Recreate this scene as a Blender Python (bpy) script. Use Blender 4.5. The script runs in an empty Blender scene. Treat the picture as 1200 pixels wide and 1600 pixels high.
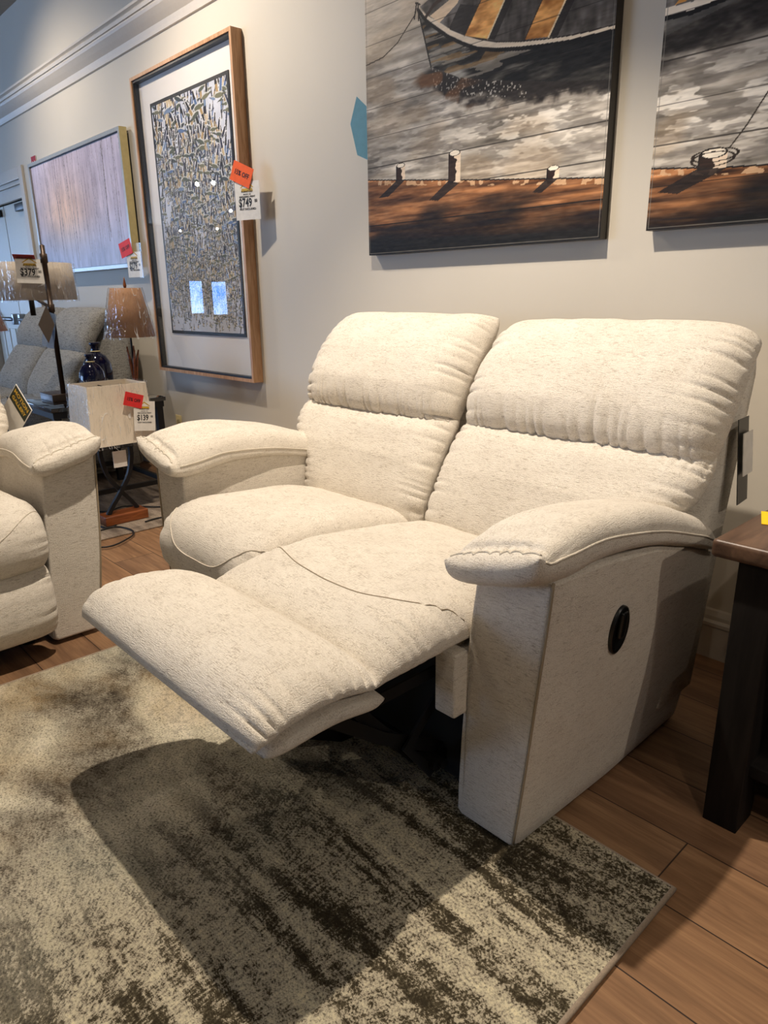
import bpy, bmesh, math, random
import numpy as np
from mathutils import Vector, Matrix, noise
random.seed(7)
rng = np.random.default_rng(11)
SC = bpy.context.scene
COL = SC.collection
PI = math.pi

# ------------------------------------------------------------------ basics
def lin(c):
    return tuple(((x / 12.92) if x <= 0.04045 else ((x + 0.055) / 1.055) ** 2.4) for x in c)
def rgb(r, g, b):
    return lin((r / 255, g / 255, b / 255)) + (1.0,)

def fresnel(k, ior, nrm=None):
    f = k.add('ShaderNodeFresnel'); g = k.add('ShaderNodeNewGeometry')
    m_ = k.add('ShaderNodeMix'); m_.data_type = 'FLOAT'; k.link(g.outputs['Backfacing'], m_.inputs[0])
    m_.inputs[2].default_value = ior; m_.inputs[3].default_value = 1 / ior
    k.link(m_.outputs[0], f.inputs['IOR'])
    if nrm is not None: k.link(nrm, f.inputs['Normal'])
    return f
class N:
    """small node-tree helper"""
    def __init__(s, name):
        s.m = bpy.data.materials.new(name); s.m.use_nodes = True
        s.t = s.m.node_tree; s.n = s.t.nodes; s.l = s.t.links
        s.b = s.n['Principled BSDF']; s.out = s.n['Material Output']
    def add(s, kind, **kw):
        x = s.n.new(kind)
        for k, v in kw.items():
            if k in x.inputs.keys():
                x.inputs[k].default_value = v
            else:
                setattr(x, k, v)
        return x
    def link(s, a, b): s.l.new(a, b)
    def coords(s, scale=(1, 1, 1), kind='Object', loc=(0, 0, 0), rot=(0, 0, 0)):
        tc = s.add('ShaderNodeTexCoord'); mp = s.add('ShaderNodeMapping')
        mp.inputs['Scale'].default_value = scale; mp.inputs['Location'].default_value = loc
        mp.inputs['Rotation'].default_value = rot
        s.link(tc.outputs[kind], mp.inputs['Vector']); return mp.outputs['Vector']
    def noise(s, vec, scale=1, detail=3, rough=.5, dist=0):
        x = s.add('ShaderNodeTexNoise'); x.inputs['Scale'].default_value = scale
        x.inputs['Detail'].default_value = detail; x.inputs['Roughness'].default_value = rough
        x.inputs['Distortion'].default_value = dist
        s.link(vec, x.inputs['Vector']); return x.outputs['Fac']
    def ramp(s, fac, stops, interp='LINEAR'):
        x = s.add('ShaderNodeValToRGB'); x.color_ramp.interpolation = interp
        e = x.color_ramp.elements
        while len(e) < len(stops): e.new(0.5)
        for i, (p, c) in enumerate(stops):
            e[i].position = p; e[i].color = c if isinstance(c, tuple) else (c, c, c, 1)
        s.link(fac, x.inputs['Fac']); return x.outputs['Color']
    def mix(s, fac, a, b, mode='MIX'):
        x = s.add('ShaderNodeMix'); x.data_type = 'RGBA'; x.blend_type = mode
        for i, v in ((0, fac), (6, a), (7, b)):
            if isinstance(v, (int, float)): x.inputs[i].default_value = v
            elif isinstance(v, tuple): x.inputs[i].default_value = v
            else: s.link(v, x.inputs[i])
        return x.outputs[2]
    def math(s, op, a, b=0.0, clamp=False):
        x = s.add('ShaderNodeMath'); x.operation = op; x.use_clamp = clamp
        for i, v in ((0, a), (1, b)):
            if isinstance(v, (int, float)): x.inputs[i].default_value = v
            else: s.link(v, x.inputs[i])
        return x.outputs[0]
    def bump(s, h, strength=.3, dist=.002, prev=None):
        x = s.add('ShaderNodeBump'); x.inputs['Strength'].default_value = strength
        x.inputs['Distance'].default_value = dist; s.link(h, x.inputs['Height'])
        if prev is not None: s.link(prev, x.inputs['Normal'])
        s.link(x.outputs['Normal'], s.b.inputs['Normal']); return x.outputs['Normal']
    def color(s, v):
        if isinstance(v, tuple): s.b.inputs['Base Color'].default_value = v
        else: s.link(v, s.b.inputs['Base Color'])
    def set(s, rough=.5, metal=0, spec=None, coat=None):
        s.b.inputs['Roughness'].default_value = rough; s.b.inputs['Metallic'].default_value = metal
        if spec is not None: s.b.inputs['Specular IOR Level'].default_value = spec
        if coat is not None: s.b.inputs['Coat Weight'].default_value = coat
        return s.m

def plain(name, c, rough=.5, metal=0, spec=None, coat=None, var=.06, vs=40, bump=0):
    k = N(name); v = k.coords()
    n = k.noise(v, vs, 3)
    dark = tuple(x * (1 - var) for x in c[:3]) + (1,); lite = tuple(min(1, x * (1 + var)) for x in c[:3]) + (1,)
    k.color(k.ramp(n, [(.3, dark), (.7, lite)]))
    if bump: k.bump(n, bump, .002)
    return k.set(rough, metal, spec, coat)

def mat_fabric(name, base, fleck, light, amt=.75, s=1.0):
    k = N(name)
    a = k.noise(k.coords((60 * s, 520 * s, 520 * s)), 1, 3, .6)
    b = k.noise(k.coords((520 * s, 60 * s, 520 * s)), 1, 3, .6)
    c = k.noise(k.coords((420 * s, 420 * s, 420 * s)), 1, 2, .6)
    big = k.noise(k.coords((9, 9, 14)), 1, 3, .6)
    patch = k.noise(k.coords((25, 25, 120)), 1, 3, .6)
    m1 = k.ramp(a, [(.52, 0.0), (.64, 1.0)]); m2 = k.ramp(b, [(.54, 0.0), (.66, 1.0)])
    m = k.math('MAXIMUM', m1, m2)
    m = k.math('MULTIPLY', m, k.ramp(patch, [(.32, .15), (.62, 1.0)]))
    m = k.math('MULTIPLY', m, amt)
    col = k.mix(k.ramp(c, [(.3, 0.0), (.7, 1.0)]), base, light)
    col = k.mix(k.math('MULTIPLY', k.ramp(big, [(.3, 0.0), (.7, 1.0)]), .12), col, fleck)
    col = k.mix(m, col, fleck)
    k.color(col)
    h = k.math('ADD', k.math('MULTIPLY', a, .6), k.math('ADD', k.math('MULTIPLY', b, .5), k.math('MULTIPLY', c, .7)))
    k.bump(h, .8, .0035)
    k.b.inputs['Sheen Weight'].default_value = .15
    return k.set(.92, spec=.15)

M = {}
M['cream'] = mat_fabric('cream_tweed', rgb(222, 213, 198), rgb(140, 122, 98), rgb(240, 233, 221), .62)
M['cream_seam'] = plain('cream_seam', rgb(150, 135, 112), .9)
M['pipe'] = mat_fabric('cream_piping', rgb(212, 202, 184), rgb(150, 132, 106), rgb(226, 217, 202), .4)
M['grey'] = mat_fabric('grey_tweed', rgb(136, 134, 128), rgb(62, 60, 58), rgb(168, 166, 158), .9, .4)
M['black_metal'] = plain('black_metal', rgb(20, 19, 19), .5, .6)
M['black'] = plain('black_plastic', rgb(14, 14, 14), .35)
M['dust'] = plain('black_dust_cover', rgb(9, 9, 10), .95)
M['iron'] = plain('dark_iron', rgb(28, 27, 28), .45, .5)
M['bronze'] = plain('bronze_pole', rgb(72, 58, 48), .38, .6)
M['white'] = plain('white_card', rgb(226, 222, 214), .6)
M['ink'] = plain('black_ink', rgb(16, 14, 14), .6)
M['orange'] = plain('orange_card', rgb(236, 92, 14), .6)
M['red'] = plain('red_card', rgb(214, 40, 38), .6)
M['dkred'] = plain('dark_red_card', rgb(150, 22, 32), .6)
M['gold'] = plain('gold_print', rgb(196, 158, 40), .5)
M['green'] = plain('dark_green_card', rgb(38, 44, 30), .6)
M['blue'] = plain('pale_blue_card', rgb(120, 178, 200), .6)
M['yellow'] = plain('yellow_card', rgb(246, 200, 20), .6)
M['brownpaper'] = plain('brown_card', rgb(88, 74, 60), .6)
M['navy'] = plain('navy_glaze', rgb(9, 12, 38), .08)
M['outlet'] = plain('ivory_plastic', rgb(208, 190, 140), .4)
M['steel'] = plain('steel', rgb(160, 165, 170), .3, .9)
M['silver'] = plain('silver_frame', rgb(176, 178, 176), .35, .5)
M['champagne'] = plain('champagne_frame_side', rgb(196, 182, 132), .45, .3)
M['matboard'] = plain('white_matboard', rgb(232, 226, 220), .8, var=.01)
M['cord'] = plain('black_cord', rgb(12, 12, 12), .5)
M['trim'] = plain('painted_trim', rgb(196, 188, 176), .45, var=.02)
M['door'] = plain('painted_door', rgb(205, 198, 182), .4, var=.02)
M['shade_white'] = plain('linen_shade', rgb(236, 224, 204), .8, vs=300, var=.02)
M['shade_drum'] = plain('oatmeal_drum_shade', rgb(196, 184, 168), .8, vs=300)
M['shade_brown'] = plain('burlap_shade', rgb(160, 122, 92), .85, vs=400, var=.15)
M['shade_orange'] = plain('terracotta_shade', rgb(206, 140, 108), .85, vs=300)

def mat_wall():
    k = N('wall_paint'); n = k.noise(k.coords((1, 1, 1)), 220, 3); k.bump(n, .08, .001)
    b = k.noise(k.coords((1, 1, 1)), 1.3, 2)
    k.color(k.ramp(b, [(.3, rgb(194, 187, 174)), (.7, rgb(200, 193, 180))])); return k.set(.6, spec=.25)
M['wall'] = mat_wall()
M['ceil'] = plain('ceiling_paint', rgb(174, 162, 146), .8, var=.03)

def mat_floor():
    k = N('oak_planks'); v = k.coords((1, 1, 1))
    br = k.add('ShaderNodeTexBrick'); k.link(v, br.inputs['Vector'])
    br.offset = .37; br.offset_frequency = 2
    br.inputs['Scale'].default_value = 1; br.inputs['Mortar Size'].default_value = .0016
    br.inputs['Mortar Smooth'].default_value = .1
    br.inputs['Brick Width'].default_value = 1.25; br.inputs['Row Height'].default_value = .185
    br.inputs['Color1'].default_value = (0, 0, 0, 1); br.inputs['Color2'].default_value = (1, 1, 1, 1)
    br.inputs['Mortar'].default_value = (.5, .5, .5, 1)
    # per-plank offset of grain
    off = k.add('ShaderNodeVectorMath'); off.operation = 'SCALE'; off.inputs['Scale'].default_value = 7.0
    k.link(br.outputs['Color'], off.inputs[0])
    ad = k.add('ShaderNodeVectorMath'); ad.operation = 'ADD'; k.link(v, ad.inputs[0]); k.link(off.outputs[0], ad.inputs[1])
    mp = k.add('ShaderNodeMapping'); mp.inputs['Scale'].default_value = (2.2, 22, 1); k.link(ad.outputs[0], mp.inputs['Vector'])
    g = k.noise(mp.outputs['Vector'], 1, 6, .62, .8)
    mp2 = k.add('ShaderNodeMapping'); mp2.inputs['Scale'].default_value = (8, 190, 1); k.link(ad.outputs[0], mp2.inputs['Vector'])
    g2 = k.noise(mp2.outputs['Vector'], 1, 4, .6)
    c = k.ramp(g, [(.25, rgb(104, 80, 60)), (.5, rgb(140, 110, 84)), (.78, rgb(172, 140, 108))])
    c = k.mix(k.math('MULTIPLY', k.ramp(g2, [(.4, 0.0), (.7, 1.0)]), .38), c, rgb(96, 68, 48))
    tint = k.ramp(br.outputs['Color'], [(0, rgb(214, 200, 190)), (.5, rgb(244, 236, 224)), (1, rgb(255, 240, 218))])
    c = k.mix(.8, c, tint, 'MULTIPLY')
    c = k.mix(br.outputs['Fac'], c, rgb(44, 30, 22))
    k.color(c); nb = k.bump(g2, .12, .001)
    k.link(k.ramp(g, [(.2, .6), (.8, .48)]), k.b.inputs['Roughness'])
    k.b.inputs['Specular IOR Level'].default_value = .35
    return k.m
M['floor'] = mat_floor()

def mat_rug():
    k = N('rug_pile')
    fine = k.noise(k.coords((1, 1, 1)), 190, 3, .75)
    med = k.noise(k.coords((1, 1, 1)), 48, 4, .75)
    # streaks along x
    st = k.noise(k.coords((1.7, 13, 1), loc=(3.1, 1.7, 0)), 1, 5, .62, .5)
    st2 = k.noise(k.coords((4.5, 20, 1), loc=(1.3, 7.7, 0)), 1, 4, .6, .3)
    soft = k.noise(k.coords((2.6, 4.2, 1), loc=(9.2, 3.4, 0)), 1, 5, .62, .4)
    hue = k.noise(k.coords((2.2, 3.0, 1), loc=(2.2, 5.4, 0)), 1, 3, .5)
    sx = k.add('ShaderNodeSeparateXYZ'); k.link(k.coords(), sx.inputs[0])
    right = k.ramp(k.math('ADD', k.math('MULTIPLY', sx.outputs['X'], .9), .62), [(.05, 0.0), (.55, 1.0)])
    jit = k.math('MULTIPLY', k.math('SUBTRACT', k.math('ADD', k.math('MULTIPLY', fine, .5), k.math('MULTIPLY', med, .5)), .5), 1.05)
    sR = k.math('ADD', k.math('ADD', k.math('MULTIPLY', st, .7), k.math('MULTIPLY', st2, .3)), jit)
    cR = k.ramp(sR, [(.36, rgb(58, 52, 40)), (.46, rgb(92, 84, 66)), (.50, rgb(168, 158, 138)), (.60, rgb(206, 196, 168)), (.74, rgb(236, 224, 188))])
    sL = k.math('ADD', k.math('MULTIPLY', k.math('SUBTRACT', soft, .5), 1.5), k.math('ADD', jit, .5))
    cL = k.ramp(sL, [(.20, rgb(70, 63, 54)), (.35, rgb(124, 116, 102)), (.46, rgb(172, 165, 148)), (.60, rgb(212, 204, 180)), (.76, rgb(236, 227, 206))])
    cL = k.mix(k.math('MULTIPLY', k.ramp(hue, [(.5, 0.0), (.68, 1.0)]), .45), cL, rgb(186, 158, 112))
    cL = k.mix(k.math('MULTIPLY', k.ramp(hue, [(.30, 1.0), (.44, 0.0)]), .5), cL, rgb(122, 128, 120))
    cL = k.mix(k.math('MULTIPLY', k.ramp(med, [(.50, 0.0), (.62, 1.0)]), .45), cL, rgb(104, 98, 84))
    c = k.mix(right, cL, cR)
    c = k.mix(k.math('MULTIPLY', k.ramp(fine, [(.34, 1.0), (.47, 0.0)]), .6), c, rgb(56, 47, 36))
    k.color(c)
    h = k.math('ADD', fine, k.math('MULTIPLY', med, .8)); k.bump(h, 1.0, .006)
    return k.set(1.0, spec=.05)
M['rug'] = mat_rug()
def mat_carpet():
    k = N('beige_rug_pile'); f = k.noise(k.coords((1, 1, 1)), 240, 3, .7); s = k.noise(k.coords((5, 22, 1)), 1, 4, .6)
    a = k.math('ADD', k.math('MULTIPLY', f, .5), k.math('MULTIPLY', s, .5))
    k.color(k.ramp(a, [(.36, rgb(92, 80, 70)), (.52, rgb(140, 126, 112)), (.66, rgb(178, 164, 146))])); k.bump(f, .8, .005); return k.set(1, spec=.05)
M['carpet'] = mat_carpet()
M['rug_edge'] = plain('rug_binding', rgb(150, 134, 116), .9, vs=300, var=.15, bump=.5)

def mat_wood(name, c0, c1, c2, sc=(3, 40, 40), rough=.45):
    k = N(name); g = k.noise(k.coords(sc), 1, 5, .6, .6)
    k.color(k.ramp(g, [(.3, c0), (.5, c1), (.72, c2)])); k.bump(g, .15, .001); return k.set(rough)
M['oakframe'] = mat_wood('light_oak', rgb(150, 108, 72), rgb(178, 136, 98), rgb(196, 158, 122), (60, 60, 6))
M['tabletop'] = mat_wood('walnut_stained_top', rgb(58, 42, 32), rgb(88, 66, 52), rgb(112, 86, 68), (30, 4, 30), .4)
M['tablebase'] = mat_wood('black_brown_wood', rgb(16, 14, 14), rgb(26, 23, 22), rgb(34, 30, 28), (40, 40, 4), .6); M['tablebase'].node_tree.nodes['Principled BSDF'].inputs['Specular IOR Level'].default_value = .2
M['lampwood'] = mat_wood('reddish_wood', rgb(84, 42, 18), rgb(120, 64, 30), rgb(146, 84, 44), (6, 60, 60), .35)

def mat_plastic_wrap():
    k = N('clear_plastic_wrap'); k.n.remove(k.b)
    n = k.noise(k.coords((34, 34, 9)), 1, 3, .55, 2.5)
    bp = k.add('ShaderNodeBump'); bp.inputs['Strength'].default_value = 1; bp.inputs['Distance'].default_value = .018
    k.link(n, bp.inputs['Height'])
    g = k.add('ShaderNodeBsdfGlossy'); g.inputs['Roughness'].default_value = .08; k.link(bp.outputs['Normal'], g.inputs['Normal'])
    t = k.add('ShaderNodeBsdfTransparent'); f = fresnel(k, 1.42, bp.outputs['Normal'])
    x = k.add('ShaderNodeMixShader'); k.link(f.outputs[0], x.inputs[0]); k.link(t.outputs[0], x.inputs[1]); k.link(g.outputs[0], x.inputs[2])
    rd = k.noise(k.coords((11, 11, 3.5), rot=(.5, .4, 0)), 1, 1, .4, 2.0)
    crease_glint = k.ramp(rd, [(.485, 0.0), (.498, 1.0), (.502, 1.0), (.515, 0.0)])  # white crinkle streaks, also painting the plastic's highlights into its colour
    fine = k.ramp(k.noise(k.coords((16, 16, 12)), 1, 2, .5), [(.44, 0.0), (.56, 1.0)])
    df = k.add('ShaderNodeBsdfDiffuse'); df.inputs['Color'].default_value = (.9, .9, .9, 1)
    y = k.add('ShaderNodeMixShader'); k.link(k.math('MULTIPLY', k.math('MULTIPLY', crease_glint, fine), .75), y.inputs[0])
    k.link(x.outputs[0], y.inputs[1]); k.link(df.outputs[0], y.inputs[2])
    k.link(y.outputs[0], k.out.inputs['Surface']); return k.m
M['wrap'] = mat_plastic_wrap()
def mat_glass(name='picture_glass', ior=1.5, rough=.0):
    k = N(name); k.n.remove(k.b)
    g = k.add('ShaderNodeBsdfGlossy'); g.inputs['Roughness'].default_value = rough
    t = k.add('ShaderNodeBsdfTransparent'); f = fresnel(k, ior)
    x = k.add('ShaderNodeMixShader'); k.link(f.outputs[0], x.inputs[0]); k.link(t.outputs[0], x.inputs[1]); k.link(g.outputs[0], x.inputs[2])
    k.link(x.outputs[0], k.out.inputs['Surface']); return k.m
M['glass'] = mat_glass()
M['glosstop'] = plain('black_glass_top', rgb(12, 13, 16), .04, coat=1)
def mat_emit(name, c, s):
    k = N(name); k.b.inputs['Base Color'].default_value = (0, 0, 0, 1)
    k.b.inputs['Emission Color'].default_value = c; k.b.inputs['Emission Strength'].default_value = s; return k.m
M['bulb'] = mat_emit('lit_bulb', (1, .86, .68, 1), 60)
def mat_sky():
    k = N('daylight_outside'); n = k.noise(k.coords((1, 1, 1)), 1.2, 4)
    k.b.inputs['Base Color'].default_value = (0, 0, 0, 1)
    k.link(k.ramp(n, [(.35, (.10, .34, 1, 1)), (.65, (.55, .78, 1, 1))]), k.b.inputs['Emission Color'])
    k.b.inputs['Emission Strength'].default_value = 8; return k.m
M['sky'] = mat_sky()
def mat_paint(name, rough=.45, bumps=.25, streak=(6, 6, 90), coat=0):
    k = N(name); a = k.add('ShaderNodeVertexColor'); a.layer_name = 'paint'
    n = k.noise(k.coords(streak), 1, 5, .65); n2 = k.noise(k.coords((260, 260, 260)), 1, 2, .6)
    c = k.mix(k.math('MULTIPLY', k.ramp(n, [(.35, 1.0), (.6, 0.0)]), .16), a.outputs['Color'], rgb(60, 56, 50))
    k.color(c); k.bump(k.math('ADD', n, k.math('MULTIPLY', n2, .4)), bumps, .002); return k.set(rough, coat=coat)
M['paint'] = mat_paint('oil_paint', .6, .3); M['paint'].node_tree.nodes['Principled BSDF'].inputs['Specular IOR Level'].default_value = .2
M['print'] = mat_paint('printed_paper', .7, .02, (1, 1, 1))
M['birchpaint'] = mat_paint('varnished_paint', .5, .3, (60, 60, 12), .0)

# ------------------------------------------------------------------ mesh helpers
def obj(name, bm, m, parent=None, smooth=True, loc=None):
    me = bpy.data.meshes.new(name)
    if isinstance(bm, bmesh.types.BMesh):
        bmesh.ops.recalc_face_normals(bm, faces=bm.faces[:])
        bm.to_mesh(me); bm.free()
    else:
        me.from_pydata(*bm); me.update()
    for mm in (m if isinstance(m, (list, tuple)) else [m]): me.materials.append(mm)
    for p in me.polygons: p.use_smooth = smooth
    o = bpy.data.objects.new(name, me); COL.objects.link(o)
    if parent: o.parent = parent
    if loc: o.location = loc
    return o
def tag(o, label, cat, group=None, kind=None):
    o['label'] = label; o['category'] = cat
    if group: o['group'] = group
    if kind: o['kind'] = kind
    return o
def thing(name, label, cat, loc=(0, 0, 0), rot=0, group=None):
    o = bpy.data.objects.new(name, None); COL.objects.link(o); o.empty_display_size = .05
    o.location = loc; o.rotation_euler = (0, 0, rot) if not isinstance(rot, tuple) else rot
    return tag(o, label, cat, group)
def struct(name, bm, m, smooth=False):
    o = obj(name, bm, m, None, smooth); o['kind'] = 'structure'; return o

def bx(bm, x0, x1, y0, y1, z0, z1, bev=0, seg=2):
    vs = [bm.verts.new((x, y, z)) for z in (z0, z1) for y in (y0, y1) for x in (x0, x1)]
    fs = [bm.faces.new([vs[i] for i in f]) for f in ((0, 2, 3, 1), (4, 5, 7, 6), (0, 1, 5, 4), (2, 6, 7, 3), (0, 4, 6, 2), (1, 3, 7, 5))]
    if bev:
        es = list({e for f in fs for e in f.edges})
        bmesh.ops.bevel(bm, geom=es, offset=bev, segments=seg, affect='EDGES', profile=.6)
    return bm
def box(*a, **k): return bx(bmesh.new(), *a, **k)
def tube(bm, pts, r, n=10, closed=False, cap=True):
    pts = [Vector(p) for p in pts]; rings = []; L = len(pts)
    up = None
    for i, p in enumerate(pts):
        a = pts[(i - 1) % L] if (i > 0 or closed) else p; b = pts[(i + 1) % L] if (i < L - 1 or closed) else p
        t = (b - a).normalized()
        if up is None: up = t.orthogonal().normalized()
        up = (up - t * up.dot(t))
        up = up.normalized() if up.length > 1e-6 else t.orthogonal().normalized()
        s = t.cross(up); rr = r[i] if isinstance(r, (list, tuple)) else r
        rings.append([bm.verts.new(p + (up * math.cos(2 * PI * j / n) + s * math.sin(2 * PI * j / n)) * rr) for j in range(n)])
    for i in range(L if closed else L - 1):
        A, B = rings[i], rings[(i + 1) % L]
        for j in range(n): bm.faces.new((A[j], A[(j + 1) % n], B[(j + 1) % n], B[j]))
    if cap and not closed:
        bm.faces.new(rings[0][::-1]); bm.faces.new(rings[-1])
    return bm
def bar(bm, pts, w, h, up=(0, 0, 1)):
    """rectangular bar along points; w along side, h along up"""
    pts = [Vector(p) for p in pts]; U = Vector(up); rings = []
    for i, p in enumerate(pts):
        a = pts[max(i - 1, 0)]; b = pts[min(i + 1, len(pts) - 1)]; t = (b - a).normalized()
        s = t.cross(U).normalized(); u = s.cross(t).normalized()
        rings.append([bm.verts.new(p + s * sx * w / 2 + u * sy * h / 2) for sx, sy in ((-1, -1), (1, -1), (1, 1), (-1, 1))])
    for A, B in zip(rings, rings[1:]):
        for j in range(4): bm.faces.new((A[j], A[(j + 1) % 4], B[(j + 1) % 4], B[j]))
    bm.faces.new(rings[0][::-1]); bm.faces.new(rings[-1]); return bm
def lathe(bm, prof, cx=0, cy=0, n=32, cap=True):
    rings = [[bm.verts.new((cx + r * math.cos(2 * PI * j / n), cy + r * math.sin(2 * PI * j / n), z)) for j in range(n)] for r, z in prof]
    for A, B in zip(rings, rings[1:]):
        for j in range(n): bm.faces.new((A[j], A[(j + 1) % n], B[(j + 1) % n], B[j]))
    if cap:
        bm.faces.new(rings[0][::-1]); bm.faces.new(rings[-1])
    return bm
def prism(bm, poly, axis, a, b):
    """extrude 2D polygon along axis; poly coords are the other two axes in order"""
    def P(u, v, w):
        return {'x': (w, u, v), 'y': (u, w, v), 'z': (u, v, w)}[axis]
    A = [bm.verts.new(P(u, v, a)) for u, v in poly]; B = [bm.verts.new(P(u, v, b)) for u, v in poly]
    n = len(poly)
    for i in range(n): bm.faces.new((A[i], A[(i + 1) % n], B[(i + 1) % n], B[i]))
    bm.faces.new(A[::-1]); bm.faces.new(B); return bm

def spline(cp, n):
    cp = [np.array(p, float) for p in cp]
    P = [2 * cp[0] - cp[1]] + cp + [2 * cp[-1] - cp[-2]]
    fine = []
    for i in range(1, len(P) - 2):
        p0, p1, p2, p3 = P[i - 1:i + 3]
        for t in np.linspace(0, 1, 24, endpoint=False):
            fine.append(.5 * ((2 * p1) + (-p0 + p2) * t + (2 * p0 - 5 * p1 + 4 * p2 - p3) * t * t + (-p0 + 3 * p1 - 3 * p2 + p3) * t ** 3))
    fine.append(cp[-1]); fine = np.array(fine)
    s = np.r_[0, np.cumsum(np.linalg.norm(np.diff(fine, axis=0), axis=1))]
    return fine, s
def smoothstep(a, b, x):
    t = min(1, max(0, (x - a) / (b - a))) if a != b else 0
    return t * t * (3 - 2 * t)

class Pillow:
    """soft upholstery pad: a ribbon along the centreline (y, z), x0..x1 wide, puffed to both sides"""
    def __init__(s, cl, x0, x1, tt, tb, pu=5, pv=5, puck=.004, pf=55, pe=('u', 'v0', 'v1'), seed=0, wr=.003, ws=6, shift=None, crown=0, tilt=0, pl=.05):
        s.tilt = tilt; s.pl = pl
        s.fine, s.s = spline(cl, 0); s.L = s.s[-1]
        s.x0 = x0; s.x1 = x1; s.tt = tt; s.tb = tb; s.pu = pu; s.pv = pv
        s.puck = puck; s.pf = pf; s.pe = pe; s.seed = seed; s.wr = wr; s.ws = ws; s.crown = crown
    def _f(s, f, t):
        if isinstance(f, (int, float)): return f
        xs = np.linspace(0, 1, len(f)); return float(np.interp(t, xs, f))
    def at(s, u, v, side=1, lift=0.0):
        if not hasattr(s, '_c'): s._c = {}
        if v not in s._c: s._c[v] = s._row(v)
        t, d, y, z, ny, nz, a, b, hv, T1, T0 = s._c[v]
        h = math.sqrt(max(0, 1 - abs(u) ** s.pu) * hv); T = T1 if side > 0 else T0
        return s._pt(u, v, side, lift, t, d, y, z, ny, nz, a, b, h, T)
    def _row(s, v):
        t = (v + 1) / 2; d = t * s.L
        y = np.interp(d, s.s, s.fine[:, 0]); z = np.interp(d, s.s, s.fine[:, 1])
        e = .03 * s.L; d0, d1 = max(0, d - e), min(s.L, d + e)
        ty = np.interp(d1, s.s, s.fine[:, 0]) - np.interp(d0, s.s, s.fine[:, 0])
        tz = np.interp(d1, s.s, s.fine[:, 1]) - np.interp(d0, s.s, s.fine[:, 1])
        l = math.hypot(ty, tz); ty /= l; tz /= l; ny, nz = -tz, ty
        return (t, d, float(y), float(z), float(ny), float(nz), s._f(s.x0, t), s._f(s.x1, t), max(0, 1 - abs(v) ** s.pv), s._f(s.tt, t), s._f(s.tb, t))
    def _pt(s, u, v, side, lift, t, d, y, z, ny, nz, a, b, h, T):
        # rounded corners in plan
        x = (a + b) / 2 + u * (b - a) / 2 * (1 - .05 * abs(v) ** 8)
        off = T * h * (1 + s.crown * (1 - u * u) * (1 - v * v)) * side
        sd = s.seed * 7.3
        wn = noise.noise(Vector((x * s.ws + sd, d * s.ws, side * 2.0))) * s.wr + noise.noise(Vector((x * s.ws * 3 + sd, d * s.ws * 3, side))) * s.wr * .4
        pk = 0
        if s.puck:
            def rip(c, k):
                q = noise.noise(Vector((c * 14 + sd, k * 3.3, 0)))
                r_ = 1 - abs(math.sin(c * s.pf * 1.7 + 4 * q + k))
                return -(r_ ** 2.2) * (1.1 + 1.6 * noise.noise(Vector((c * 17 + sd, k, 4.4)))) * 1.5
            if 'u' in s.pe or 'u1' in s.pe: 
                if u > 0 or 'u' in s.pe:
                    w = math.exp(-((1 - abs(u)) * (b - a) / 2 / (s.pl + .03 * noise.noise(Vector((d * 21 + sd, u, 1.1))))) ** 1.5)
                    pk += rip(d, 1 if u > 0 else 5) * w
            if 'v0' in s.pe: pk += rip(x, 9) * math.exp(-((1 + v) / 2 * s.L / (s.pl + .03 * noise.noise(Vector((x * 21 + sd, 7.7, 1.1))))) ** 1.5)
            if 'v1' in s.pe: pk += rip(x, 13) * math.exp(-((1 - v) / 2 * s.L / (s.pl + .03 * noise.noise(Vector((x * 21 + sd, 9.7, 1.1))))) ** 1.5)
            pk *= s.puck * min(1, h * 2.2)
        off += (wn * min(1, h * 1.5) + pk * (1 if side > 0 else .25)) * (1 if side > 0 else .6) * side + lift
        tl = s.tilt * u * (1 - t) ** 1.2 if s.tilt else 0
        return (x, y + ny * off, z + nz * off + tl)
    def bm(s, nu=70, nv=70):
        us = [math.sin(PI / 2 * (-1 + 2 * i / nu)) for i in range(nu + 1)]
        vs = [math.sin(PI / 2 * (-1 + 2 * j / nv)) for j in range(nv + 1)]
        us = [.55 * a + .45 * (-1 + 2 * i / nu) for i, a in enumerate(us)]
        vs = [.55 * a + .45 * (-1 + 2 * i / nv) for i, a in enumerate(vs)]
        V = []; F = []; idx = {}
        for side in (1, -1):
            for i, u in enumerate(us):
                for j, v in enumerate(vs):
                    edge = i in (0, nu) or j in (0, nv)
                    if side < 0 and edge: idx[(side, i, j)] = idx[(1, i, j)]; continue
                    idx[(side, i, j)] = len(V); V.append(s.at(u, v, side))
            for i in range(nu):
                for j in range(nv):
                    q = [idx[(side, i, j)], idx[(side, i + 1, j)], idx[(side, i + 1, j + 1)], idx[(side, i, j + 1)]]
                    F.append(q if side > 0 else q[::-1])
        return (V, [], F)
    def seam(s, uv, r=.0016, side=1, lift=0.0004):
        bm = bmesh.new(); pts = [s.at(u, v, side, lift * side) for u, v in uv]
        return tube(bm, pts, r, 6)
def uvline(pts, n=40):
    f, s = spline(pts, 0); d = np.linspace(0, s[-1], n)
    return [(float(np.interp(q, s, f[:, 0])), float(np.interp(q, s, f[:, 1]))) for q in d]

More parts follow.
